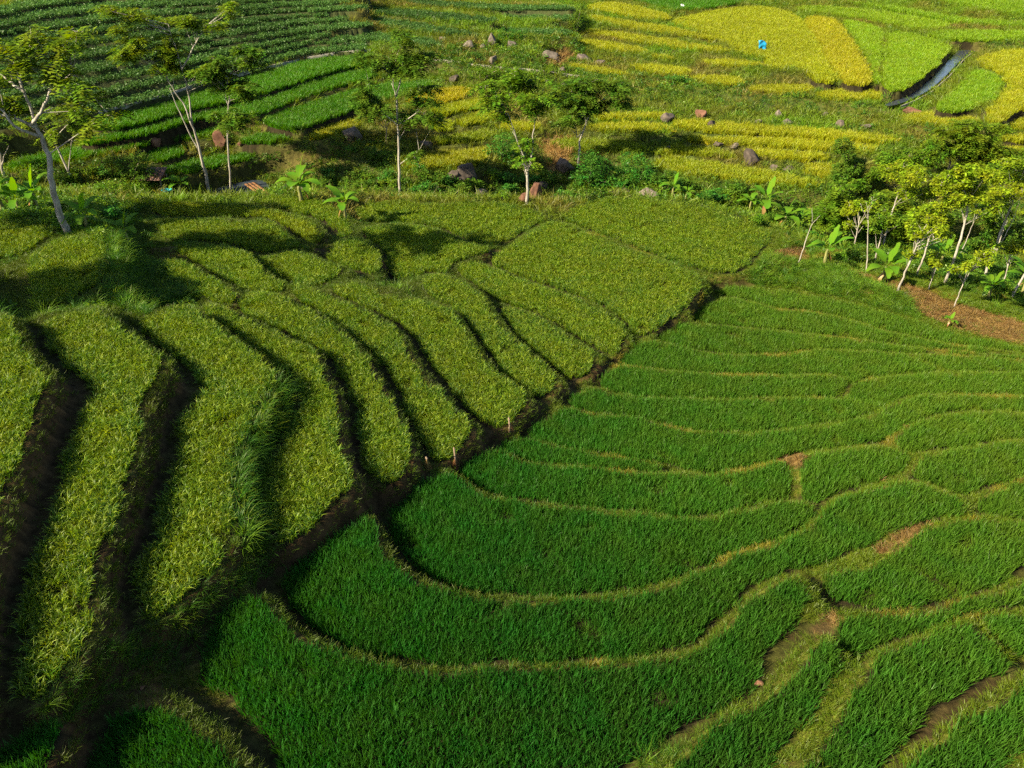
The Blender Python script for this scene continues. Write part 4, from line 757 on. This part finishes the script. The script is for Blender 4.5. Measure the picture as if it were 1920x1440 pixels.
tree('leafy_tree', 'twin-stemmed pale tree nearest the right edge of the stand', (1845,524), [(1858,490),(1875,450),(1890,415),(1905,378)], [[(1862,480),(1880,440),(1897,405)]], [(1900,345,40,16),(1870,360,26,12),(1930,350,34,16),(1905,320,36,12),(1895,380,24,10)], 'broad', 'lime', rad=.10, dens=1.7, group=GR, seed=17)
tree('sapling', 'low leafy sapling on the straw with its leaves at trunk height of the others', (1789,577), [(1798,550),(1808,530),(1819,510)], [], [(1828,478,20,9),(1845,488,16,8),(1810,495,16,7),(1855,475,12,6)], 'broad', 'lime', rad=.045, dens=1.5, group=GR, seed=18)
tree('leafy_tree', 'pale trunk leaving the picture at the right edge by the yellow banana leaf', (1896,558), [(1908,538),(1920,518),(1945,470),(1965,430)], [], [(1970,400,40,18),(1950,385,26,12)], 'broad', 'lime', rad=.09, dens=1.4, group=GR, seed=19)
tree('round_tree', 'dark round-crowned tree at the left of the ravine woods', (1592,372), [(1592,340),(1590,310)], [], [(1590,280,28,20),(1605,305,30,20),(1575,310,28,18),(1590,335,36,18),(1615,330,22,14)], 'broad', 'dark', rad=.12, dens=2.6, group=GR, seed=20, barkm=bark_d)
tree('round_tree', 'lime rounded tree behind the slim trunks, right of the dark round one', (1700,385), [(1700,350),(1700,320)], [], [(1700,275,36,16),(1670,300,32,18),(1730,295,30,18),(1700,315,38,18),(1745,275,16,10),(1655,320,24,14)], 'broad', 'mid', rad=.12, dens=2.2, group=GR, seed=21, barkm=bark_d)
tree('round_tree', 'wide feathery dark green tree farthest back at the right', (1775,345), [(1776,318),(1782,300)], [[(1776,318),(1800,300),(1815,285)]], [(1810,240,38,14),(1775,255,28,14),(1845,255,32,14),(1805,270,40,14),(1850,280,30,14),(1770,285,28,12),(1825,300,36,12),(1865,295,20,10)], leaf='feather', rad=.13, dens=2.0, group=GR, seed=22, barkm=bark_d)
tree('round_tree', 'low green tree overhanging the dark ravine beside the ravine bananas', (1560,455), [(1560,430),(1558,405)], [], [(1545,375,32,15),(1580,365,30,16),(1600,395,28,16),(1560,400,36,16),(1535,395,22,12),(1575,425,32,14)], leaf='mid', rad=.12, dens=2.2, group=GR, seed=23, barkm=bark_d)
tree('round_tree', 'shadowy green tree in the ravine behind the slim pale trunks', (1690,455), [(1690,430),(1688,405)], [], [(1665,395,34,18),(1700,385,30,18),(1640,420,30,18),(1680,425,38,16),(1720,415,26,14)], leaf='feather', rad=.12, dens=2.2, group=GR, seed=24, barkm=bark_d)
tree('round_tree', 'dark leafy tree low in the ravine at the right edge', (1870,470), [(1870,445),(1872,420)], [], [(1860,425,36,18),(1895,430,34,18),(1920,450,34,18),(1845,455,28,14),(1890,460,36,14)], 'broad', 'dark', rad=.12, dens=2.2, group=GR, seed=25, barkm=bark_d)

for i, (lb, bs, tr, cr, lf_, rd) in enumerate([
  ('slim tree at the left front of the ravine woods, lime leaves low', (1600,470), [(1606,440),(1612,405)], [(1612,395,26,12),(1635,402,24,12),(1595,408,20,10)], 'lime', .06),
  ('slim tree just right of the nearly bare sapling', (1640,490), [(1648,455),(1656,425)], [(1660,412,28,13),(1640,420,20,10),(1680,405,22,12)], 'mid', .065),
  ('slim lime tree half hidden behind the broadest lime crown', (1745,470), [(1756,430),(1766,395)], [(1768,370,34,15),(1745,358,26,13),(1790,360,26,13)], 'lime', .07),
  ('slim green tree behind the twin-stemmed one', (1865,480), [(1878,440),(1890,405)], [(1880,310,34,14),(1910,300,32,14),(1895,395,26,12),(1860,405,24,12)], 'mid', .07),
  ('sapling with a small lime tuft in front of the dark ravine', (1740,545), [(1748,520),(1756,495)], [(1760,486,16,8),(1748,492,12,6)], 'lime', .04),
  ('leafy sapling at the right edge above the yellow banana leaf', (1880,535), [(1890,500),(1900,465)], [(1905,450,24,12),(1888,458,18,9),(1922,455,18,9)], 'lime', .05)]):
    tree('leafy_tree', lb, bs, tr, [], cr, 'broad', lf_, rad=rd, dens=1.7, group=GR, seed=60 + i)
# bushes: leafy mounds
def bush_parts(base, blobs, dens, seed, style, size):
    r = np.random.default_rng(500 + seed); b = ground(*base); m = b[1] / ray(*base)[1] / FPX; A = []; mb = MB()
    for cx_, cy_, rx, ry in blobs:
        c = on_y(cx_, cy_, b[1] + r.normal(0, .3)); n = int(dens * 150 * (rx * ry * rx * m ** 3) ** .6) + 20
        u = unit(r.normal(size=(n, 3))) * (r.uniform(.2, 1.3, n) ** .6)[:, None]; ph = r.uniform(0, 6, 3)
        u = u[(np.sin(4 * np.arctan2(u[:, 1], u[:, 0]) + ph[0]) + np.sin(5 * u[:, 2] + ph[1]) + np.sin(5 * u[:, 0] + ph[2]) + r.normal(0, .5, len(u))) > -.6]
        A.append(c + u * [rx * m, rx * m * .8, ry * m]); mb.tube(np.array([[0, 0, -.2], (c - b) * .5 + r.normal(0, .1, 3), c - b]), [.04, .03, .01], 4, False)
    return b, fronds(np.vstack(A), r, style, size) - b, mb
def leafmesh(name, V, mat): i = np.arange(len(V) // 4)[:, None] * 4; return mesh_np(name, V, [i + np.array([0, 1, 2, 3])], mat)
def bush(label, base, blobs, leaf, dens=1.0, seed=0, style='broad', size=.9):
    b, V, mb = bush_parts(base, blobs, dens, seed, style, size); root = link('bush', None, label=label, category='bush', group='bushes on the banks'); root.location = b
    link('foliage', leafmesh('foliage', V, LEAF[leaf]), root); link('stem', mb.mesh('stem', bark_d), root)
bush('dense vine-draped bush beside the curved white trunk', (1105,352), [(1110,300),(1095,325),(1130,320),(1110,340),(1140,340),(1120,315)] and [(1110,300,24,18),(1095,328,24,20),(1130,318,22,20),(1112,340,30,14),(1142,340,16,12)], 'vine', 1.6, 1)
bush('second vine-draped bush right of the first, lower and wider', (1195,345), [(1185,300,24,16),(1170,322,20,16),(1205,318,22,18),(1190,335,28,12),(1220,335,16,10)], 'vine', 1.4, 2)
bush('bush growing under the two bowed stems above the stream', (945,300), [(950,265,22,14),(935,280,24,16),(970,285,20,14),(950,295,26,10)], 'vine', 1.3, 3)
bush('bush at the foot of the big boulder pair', (850,372), [(845,362,18,9),(865,352,14,9)], 'dark', 1.3, 4)
bush('broad bush in front of the rusty shed roof', (250,345), [(240,310,26,16),(262,300,24,14),(225,325,24,14),(270,325,26,14),(245,335,34,10)], 'dark', 1.4, 5)
bush('light green bush left of the teal bucket', (225,372), [(225,350,22,9),(255,355,24,9),(195,352,22,10)], 'mid', 1.4, 6)
bush('bush on the slope between the tall white trunk and the small thin tree', (705,300), [(700,285,16,10),(718,292,14,8)], 'dark', 1.2, 7)
bush('tall bush beside the dark gully at the hill shoulder', (1082,62), [(1086,30,12,14),(1078,45,12,12),(1090,10,10,12),(1070,60,12,8)], 'dark', 1.2, 8)
bush('bush above the rocks on the far scarp', (960,78), [(950,62,18,10),(975,66,16,8)], 'vine', 1.2, 9)
bush('bush at the left end of the weedy bank below the golden strips', (1270,160), [(1262,148,16,9),(1285,152,16,8)], 'vine', 1.2, 10)
bush('leafy bush on the grassy bank left of the pale stones', (905,150), [(900,135,20,10),(925,140,20,9),(940,128,16,8)], 'mid', 1.2, 11)
bush('weedy bush right of the central boulder group by the stream', (1062,376), [(1055,362,12,9),(1075,366,12,7)], 'vine', 1.1, 12)
bush('round bush on the slope right of the olive-gold plot', (790,330), [(782,300,12,14),(790,318,14,10)], 'vine', 1.2, 13)

for i, (lb, bx_, by_, w_, h_, lf_) in enumerate([
  ('low dark bush at the stream behind the bright single banana plant', 610, 362, 24, 12, 'dark'), ('light weedy bush on the rim left of the tall white trunk', 690, 368, 22, 9, 'mid'), ('dark bush on the rim right of the tall white trunk', 800, 368, 24, 12, 'vine'),
  ('small bush between the lit stream boulder and the stub tree', 940, 376, 14, 8, 'mid'), ('low bush between the stub tree boulders and the vine bushes', 1115, 370, 20, 8, 'dark'), ('wide dark bush on the rim right of the two broad-leaved plants', 1335, 385, 28, 12, 'vine'),
  ('dark bush under the ravine banana clump', 1450, 420, 22, 10, 'dark'), ('bush at the foot of the dark round tree', 1530, 425, 26, 12, 'vine'), ('weedy bush right of the lone upright banana plant', 1590, 490, 22, 10, 'mid'), ('bush among the slim trunks behind the straw', 1735, 500, 26, 12, 'dark'),
  ('bush between the twin-stemmed tree and the tallest pale trunk', 1820, 510, 22, 10, 'mid'), ('dark bush at the left edge between the banana plants', 105, 405, 26, 12, 'dark'), ('bush right of the low spreading banana plant', 205, 415, 26, 12, 'vine')]):
    bush(lb, (bx_, by_), [(bx_ - w_ * .5, by_ - h_, w_ * .6, h_ * .7), (bx_ + w_ * .45, by_ - h_ * 1.2, w_ * .6, h_ * .8), (bx_, by_ - h_ * 1.7, w_ * .5, h_ * .6)], lf_, 1.3, 20 + i)
rt = np.random.default_rng(77)                                        # thickets: tangled growth that reads as one mass
for band, y0, k_, lb in (([(560,352),(680,352),(800,352),(900,352),(1060,352),(1180,352),(1300,362),(1390,385)], 18, 46, 'dark green thicket of low shrubs along the central stream'),
        ([(1390,400),(1480,425),(1560,450),(1650,470),(1740,485),(1830,500),(1920,520)], 30, 36, 'dark green thicket under the slim trees of the right-hand ravine'),
        ([(-20,375),(60,365),(140,355),(220,350),(285,345)], 22, 13, 'dark green thicket among the bananas left of the stream')):
    bx_, by_ = np.array(band, float).T; VV = {}
    for i in range(k_):
        x = rt.uniform(bx_[0], bx_[-1]); yv = np.interp(x, bx_, by_) + rt.uniform(-y0, y0 * .6); w_, h_ = rt.uniform(12, 26), rt.uniform(6, 13)
        b, V, _ = bush_parts((x, yv), [(x - w_ * .4, yv - h_, w_ * .6, h_ * .7), (x + w_ * .4, yv - h_ * 1.1, w_ * .6, h_ * .8), (x, yv - h_ * 1.6, w_ * .5, h_ * .6)], 1.1, 100 + i, 'broad', .9)
        VV.setdefault(('dark', 'vine', 'mid', 'dark')[i % 4], []).append(V + b)
    ks = list(VV); al = [np.vstack(VV[q]) for q in ks]; me = leafmesh('thicket', np.vstack(al), LEAF[ks[0]])
    for q in ks[1:]: me.materials.append(LEAF[q])
    me.polygons.foreach_set('material_index', np.concatenate([np.full(len(v) // 4, i, np.int32) for i, v in enumerate(al)])); link('thicket', me, kind='stuff', label=lb, category='thicket')
# bananas
ban_l = leaf_mat('banana leaf', (.11, .24, .015), trans=.45, gloss=.012, vary=.3, rough=.35, hue=.02); ban_y = leaf_mat('yellowed banana leaf', (.38, .25, .015), trans=.3, gloss=.012, vary=.2)
ban_d = leaf_mat('dead banana leaf', (.22, .13, .045), trans=.2, gloss=.02, vary=.3); ban_s = solid_mat('banana stem', (.10, .12, .03), (.28, .25, .10), 5, .7, .2, stretch=(1, 1, .3))
def banana_leaf(r, az, el, ln, wd, droop):
    n = 9; t = np.linspace(0, 1, n); dirh = np.array([math.cos(az), math.sin(az)]); side = np.array([-dirh[1], dirh[0], 0])
    s = ln * t; ang = el - droop * t ** 1.4; dx = np.cumsum(np.cos(ang)) * ln / n; dz = np.cumsum(np.sin(ang)) * ln / n
    C0 = np.c_[dx[:, None] * dirh, dz]; w = wd * np.sin(np.clip((t - .12) / .88, 0, 1) ** .7 * math.pi * .93 + .05) ** .7; w[t < .13] = .015
    w1 = w * r.uniform(.6, 1.1, n); w2 = w * r.uniform(.6, 1.1, n); lift = .18
    Lf = C0 + side * w1[:, None] + np.c_[np.zeros((n, 2)), w1 * lift]; Rt = C0 - side * w2[:, None] + np.c_[np.zeros((n, 2)), w2 * lift]
    i = np.arange(n - 1); return np.vstack([C0, Lf, Rt]), np.vstack([np.c_[i, i + 1, i + 1 + n, i + n], np.c_[i + 2 * n, i + 1 + 2 * n, i + 1, i]])
def banana(label, base, hpx, seed, nleaf=7, yellow=0, dead=1):
    hpx *= 1.15; r = np.random.default_rng(seed); nleaf += int(r.integers(-1, 3)); b = ground(*base); m = b[1] / ray(*base)[1] / FPX; h = hpx * m
    root = link('banana_plant', None, label=label, category='banana plant', group='banana plants'); root.location = b
    sh = h * .42; mb = MB(); mb.tube([(0, 0, -.15), (0, 0, sh * .4), (r.normal(0, .03), r.normal(0, .03), sh * .8), (0, 0, sh)], [h * .05, h * .043, h * .034, h * .022], 8); link('stem', mb.mesh('stem', ban_s, True), root)
    for i in range(nleaf):
        az = i * 2.4 + r.normal(0, .25); el = R(80) if i == 0 else R(r.uniform(20, 65)); V, Q = banana_leaf(r, az, el, h * r.uniform(.5, .68), h * r.uniform(.11, .145), r.uniform(.1, .3) if i == 0 else r.uniform(.8, 1.6))
        link('leaf', mesh_np('leaf', V + [0, 0, sh * .97], [Q], ban_y if i in ((2,) if yellow else ()) else ban_l), root)
    for i in range(dead):
        V, Q = banana_leaf(r, r.uniform(0, 6.28), R(-50), h * .4, h * .05, .6); link('dead_leaf', mesh_np('dead_leaf', V + [0, 0, sh * .9], [Q], ban_d), root)
for i, (lb, bp, hp) in enumerate([
  ('bright single banana plant on the stream rim beside the orange plank', (566, 382), 78), ('small shaded banana plant just right of the bright single one', (648, 412), 66),
  ('banana plant with a thin brown stem above the tall dark grass at left', (242, 462), 70), ('low spreading banana plant right of the leaning pale trunk foot', (165, 432), 66),
  ('small banana plant left of the forked pale tree by the teal bucket', (341, 368), 46), ('tall banana plant at the left edge', (8, 400), 84), ('banana plant just left of the leaning pale trunk', (72, 398), 76),
  ('small banana plant in the shade between the leaning trunk and the edge', (40, 402), 60), ('largest banana plant of the ravine clump', (1430, 405), 64), ('banana plant at the right of the ravine clump by the field corner', (1468, 432), 58),
  ('small banana plant at the left of the ravine clump', (1405, 398), 44), ('upright banana plant alone on the weedy slope left of the straw', (1545, 497), 66), ('banana plant with a brown dead leaf at the straw edge', (1652, 533), 74),
  ('low banana plant at the foot of the twin-stemmed tree', (1852, 560), 56), ('banana plant with one big yellow leaf at the right edge', (1915, 555), 74), ('tiny young banana plant on the straw slope', (1778, 612), 26),
  ('dark banana plant behind the straw-foot tree', (1760, 505), 60), ('broad-leaved plant on the rim left of the ravine clump', (1260, 372), 44), ('second broad-leaved plant on the rim beside the first', (1285, 378), 36)]):
    banana(lb, bp, hp, 40 + i, 7 if hp > 50 else 6, yellow='yellow' in lb, dead=2 if 'dead' in lb else 1)

# ---------------------------------------------------------------- boulders
rock = solid_mat('weathered boulder', (.035, .029, .024), (.135, .105, .085), 2.2, .9, .6, contrast=(.3, .7), vary=.3); rock_r = solid_mat('red boulder', (.08, .038, .024), (.19, .095, .06), 2.0, .9, .5, vary=.2)
rock_p = solid_mat('pale stone', (.07, .058, .045), (.18, .15, .12), 3, .9, .5, vary=.2)
def ico(n=2):
    import bmesh
    bm = bmesh.new(); bmesh.ops.create_icosphere(bm, subdivisions=n, radius=1); V = np.array([v.co[:] for v in bm.verts]); F = np.array([[v.index for v in f.verts] for f in bm.faces]); bm.free(); return V, F
IV, IF = ico(4)
def boulder(label, c, w, h, seed, mat=None):
    r = np.random.default_rng(700 + seed); b = ground(c[0], c[1] + h * .42); m = b[1] / ray(*c)[1] / FPX
    V = IV.copy()
    for k in range(15):                                                  # flat broken faces
        nrm = unit(r.normal(size=3)); dd = V @ nrm; cut = r.uniform(.42, .82); V = V - np.where(dd > cut, dd - cut, 0)[:, None] * nrm
    for k in range(3): f = 2.0 * 2 ** k; ph = r.uniform(0, 6, 3); V = V * (1 + .06 / (k + 1) * np.sin(V @ r.normal(size=3) * f + ph[0]) * np.cos(V @ r.normal(size=3) * f + ph[1]))[:, None]
    V = V @ np.array(Euler((r.uniform(0, 6), r.uniform(0, 6), r.uniform(0, 6))).to_matrix()).T
    V = V / np.abs(V).max(0) * [w * m * .56, w * m * .5, h * m * .62]
    link('boulder', mesh_np('boulder', V, [IF], mat or rock, True), label=label, category='boulder', group='boulders on the slopes and in the stream').location = b + [0, 0, h * m * .27]
BO = [('tall red split boulder beside the slim straight trunk', (415,262), 24, 40, rock_r), ('small reddish rock right of the tall red boulder', (452,270), 14, 11, rock_r), ('red-brown rock in the bright green rice behind the forked tree', (293,265), 20, 17, rock_r),
 ('pyramid-shaped rock at the corner of the golden end plot', (658,250), 40, 25, None), ('low dark rock right of the tall white trunk', (800,270), 24, 12, None), ('largest purple-brown boulder above the stream, right of its pair', (876,322), 36, 42, None),
 ('lower left boulder of the big stream pair', (850,327), 26, 28, None), ('lit rounded boulder at the stream in front of the big pair', (902,362), 26, 24, rock_p), ('split boulder on the bare slope left of the curved white trunk', (1055,306), 38, 34, None),
 ('tallest boulder right of the white stub tree foot', (1001,360), 28, 36, rock_r), ('boulder left of the white stub tree foot', (979,371), 22, 26, rock_r), ('small flat-topped boulder right of the stub tree group', (1040,373), 22, 17, None),
 ('grey peaked boulder on the field rim in front of the vine bushes', (1215,362), 38, 22, rock_p), ('low rock left of the grey peaked boulder', (1172,357), 20, 9, None), ('dark round boulder at the end of the thin golden strips', (1252,219), 28, 17, None),
 ('big rough boulder standing among golden strips at right', (1408,294), 30, 31, None), ('square boulder below and right of the big rough one', (1452,314), 18, 18, None), ('low rock row piece right of the square boulder', (1478,316), 26, 10, None),
 ('dark boulder at the left end of the long golden strip', (1333,233), 22, 17, None), ('pale block in the bank above the long golden strip', (1475,229), 26, 15, rock_p), ('small upright pale stone above the pale block', (1459,213), 13, 14, rock_p),
 ('small pale stone left of the pale block', (1422,227), 13, 9, rock_p), ('small white stone high in the weedy bank', (1547,213), 12, 9, rock_p), ('grey stone at the right of the weedy bank', (1577,231), 20, 13, None), ('pale stone near the right end of the weedy bank', (1625,235), 18, 11, rock_p),
 ('flat brown rock below the canal mouth', (1705,208), 34, 14, rock_r), ('pale rock left above the big rough boulder', (1378,273), 16, 11, rock_p), ('brown rock in the thin strip left of the big rough boulder', (1345,270), 18, 11, None), ('brown outcrop at the left of the weedy bank', (1312,213), 22, 15, rock_r),
 ('lone grey rock on the grass above the brightest golden strip', (853,147), 19, 15, None), ('pale rock pair at the foot of the far hill, left', (878,81), 20, 14, rock_p), ('tall pale rock in the far scarp', (922,76), 18, 26, rock_p), ('pale flat rock right of the tall scarp rock', (958,83), 20, 13, rock_p),
 ('small tan rock on the far crop step', (830,73), 14, 9, rock_p), ('pale rock low in the far scarp above the channel wall', (925,113), 13, 17, rock_p), ('broad pale outcrop at the right of the far scarp', (1030,104), 34, 17, rock_p), ('pointed pale rock at the end of the channel wall', (1053,130), 14, 17, rock_p),
 ('dark grey boulder right of two above the slope strip', (1123,116), 22, 14, None), ('dark grey boulder left of two above the slope strip', (1096,108), 28, 14, None), ('small upright rock right of the grassy bank', (1057,161), 12, 13, None), ('small rock in the slope strips below the dark round boulder', (1252,278), 11, 14, None),
 ('small pale rock in the far scarp between the pale pair and the tall rock', (905,86), 12, 11, rock_p), ('orange stone at the top of the bottom left corner plot', (267,1287), 11, 11, rock_r), ('orange clod beside the yellow grass bund in the lower right', (1421,1277), 18, 16, rock_r)]
BO += [('grey rock at the left of the stream group, under the round bush', (815,352), 18, 14, None), ('flat grey rock in the stream bed left of the lit rounded boulder', (925,370), 20, 10, None), ('brown rock behind the tallest stub-tree boulder', (1020,345), 22, 16, None),
 ('wet dark rock by the plank bridge', (535,352), 22, 14, None), ('pale rock right of the wet dark one by the plank', (575,350), 20, 12, rock_p), ('dark rock under the vine bushes at the stream', (1150,358), 18, 11, None)]
for i, (lb, c, w, h, mt) in enumerate(BO): boulder(lb, c, w, h, i, mt)

# ---------------------------------------------------------------- small things
bam = solid_mat('dry bamboo', (.13, .09, .06), (.26, .19, .13), 8, .7, .2)
for lb, a, bpx in (('lone bamboo stake beside the broad ripening strip', (955, 812), 30), ('bamboo stake with a straw tuft tied at its foot', (854, 878), 42), ('bamboo stake left of the tufted one at the channel corner', (802, 881), 26)):
    b = ground(*a); m = b[1] / ray(*a)[1] / FPX; h = bpx * m * 1.15; root = link('bamboo_stake', None, label=lb, category='stake', group='bamboo stakes along the channel'); root.location = b
    mb = MB(); mb.tube([(0, 0, -.2), (.01, 0, h * .5), (-.02, .01, h)], .028, 6); link('pole', mb.mesh('pole', bam), root)
    mb = MB()
    for q in (.3, .62, .9): mb.tube([(0, 0, h * q - .015), (0, 0, h * q + .015)], .036, 6)
    link('node_ring', mb.mesh('node_ring', bam), root)
    if 'tuft' in lb:
        r = np.random.default_rng(3); mb = MB()
        for i in range(40): an = r.uniform(0, 6.28); q = r.uniform(.05, .16); mb.tube([(0, 0, .42), (q * .6 * math.cos(an), q * .6 * math.sin(an), .25), (q * math.cos(an), q * math.sin(an), .0)], [.012, .01, .004], 3, False)
        link('straw_tuft', mb.mesh('straw_tuft', ban_d), root)
# blue sheet on a stick
blue = solid_mat('blue plastic sheet', (.01, .17, .36), (.02, .30, .52), 3, .35, .3, spec=.5); white = solid_mat('white plastic', (.7, .72, .74), (.85, .86, .88), 4, .4, .2)
def sheet(label, px, wpx, mat, nm, cat):
    b = ground(px[0], px[1] + wpx * .8); m = b[1] / ray(*px)[1] / FPX; w = wpx * m; r = np.random.default_rng(5)
    root = link(nm, None, label=label, category=cat); root.location = b; mb = MB(); mb.tube([(0, .4 * w, -.2), (0, .4 * w, w * 1.5)], .025, 6); link('pole', mb.mesh('pole', bam), root)
    n = 12; u, v = np.meshgrid(np.linspace(-1, 1, n), np.linspace(0, 1, n)); X = u * w * .55 * (1 - .12 * v) + .1 * w * v; Y = w * (.035 * np.sin(u * 4 + v * 3) + .25 * (v - .5) ** 2 + .05 * np.sin(v * 9 + u * 4)); Z = w * (1.5 - 1.05 * v - .22 * u * u - .18 * u)
    i = (np.arange(n - 1)[:, None] * n + np.arange(n - 1)).ravel(); V = np.c_[X.ravel(), Y.ravel(), Z.ravel()]; me = mesh_np('sheet', V, [np.c_[i, i + 1, i + n + 1, i + n]], mat, True); o = link('sheet', me, root); sm = o.modifiers.new('thickness', 'SOLIDIFY'); sm.thickness = .02
sheet('bright blue plastic sheet hung on a stick in the golden field', (1427, 87), 14, blue, 'scare_sheet', 'plastic sheet'); sheet('small white scrap at the top edge before the bright green field', (1279, 13), 6, white, 'white_scrap', 'plastic sheet')
# teal bucket
teal = solid_mat('teal plastic', (.01, .20, .22), (.02, .30, .32), 3, .4, .1, spec=.5); b = ground(316, 369); m = b[1] / ray(316, 369)[1] / FPX
root = link('bucket', None, label='teal plastic basin by the stream left of the forked tree', category='bucket'); root.location = b; n = 20; th = np.arange(n) / n * 6.283; rr = 9 * m
prof = [(0, .02), (.75, .02), (.95, .75), (1.0, .8), (.92, .78), (.7, .1), (0, .1)]; V = np.vstack([np.c_[rr * q * np.cos(th), rr * q * np.sin(th), np.full(n, rr * z + .25)] for q, z in prof])
j = np.arange(n); Q = np.vstack([np.c_[j + k * n, (j + 1) % n + k * n, (j + 1) % n + (k + 1) * n, j + (k + 1) * n] for k in range(len(prof) - 1)]); link('shell', mesh_np('shell', V, [Q], teal, True), root); mb = MB(); mb.tube(np.c_[rr * np.cos(np.r_[th, 0]), rr * np.sin(np.r_[th, 0]), np.full(n + 1, rr * .8 + .25)], .03, 5, False); link('rim', mb.mesh('rim', teal, True), root)
# orange plank over the stream
wood = solid_mat('reddish plank wood', (.13, .06, .025), (.26, .13, .055), 3, .8, .3, stretch=(1, 6, 1)); a, b2 = np.r_[on_z(470, 345, -6.3), -6.3], np.r_[on_z(497, 364, -6.0), -6.0]
root = link('plank_bridge', None, label='short orange-brown plank bridge at the end of the pale water', category='plank bridge'); mid = (a + b2) / 2; root.location = mid; dv = b2 - a; ln = np.linalg.norm(dv); yaw = math.atan2(dv[1], dv[0]); pit = -math.asin(dv[2] / ln)
for k in range(3):
    mb = MB(); mb.box((0, 0, 0), (ln * 1.15, .26, .07)); o = link('plank', mb.mesh('plank', wood), root); off = (k - 1) * .285; o.rotation_euler = (0, pit, yaw); o.location = (-math.sin(yaw) * off, math.cos(yaw) * off, 0)
# shed roof among the bushes
rust = solid_mat('rusty sheet metal', (.07, .035, .025), (.18, .10, .07), 3, .7, .3); b = ground(292, 342); m = b[1] / ray(292, 342)[1] / FPX; w, dpt, hh = 38 * m, 1.6, 16 * m
root = link('field_shed', None, label='low dark rusty-roofed field shed among bushes by the stream', category='shed'); root.location = b
for sx in (-1, 1):
    for sy in (-1, 1): mb = MB(); mb.box((sx * w * .42, sy * dpt * .38, hh * .5 - .2), (.1, .1, hh)); link('post', mb.mesh('post', bark_d), root)
for k in range(6):
    mb = MB(); mb.box(((k - 2.5) * w / 6, 0, hh + .02 * (k % 2)), (w / 6 * 1.04, dpt * 1.1, .04), (R(14), 0, 0)); link('roof_sheet', mb.mesh('roof_sheet', rust), root)
mb = MB(); mb.box((0, dpt * .36, hh * .42), (w * .8, .06, hh * .8)); link('back_wall', mb.mesh('back_wall', wood), root)
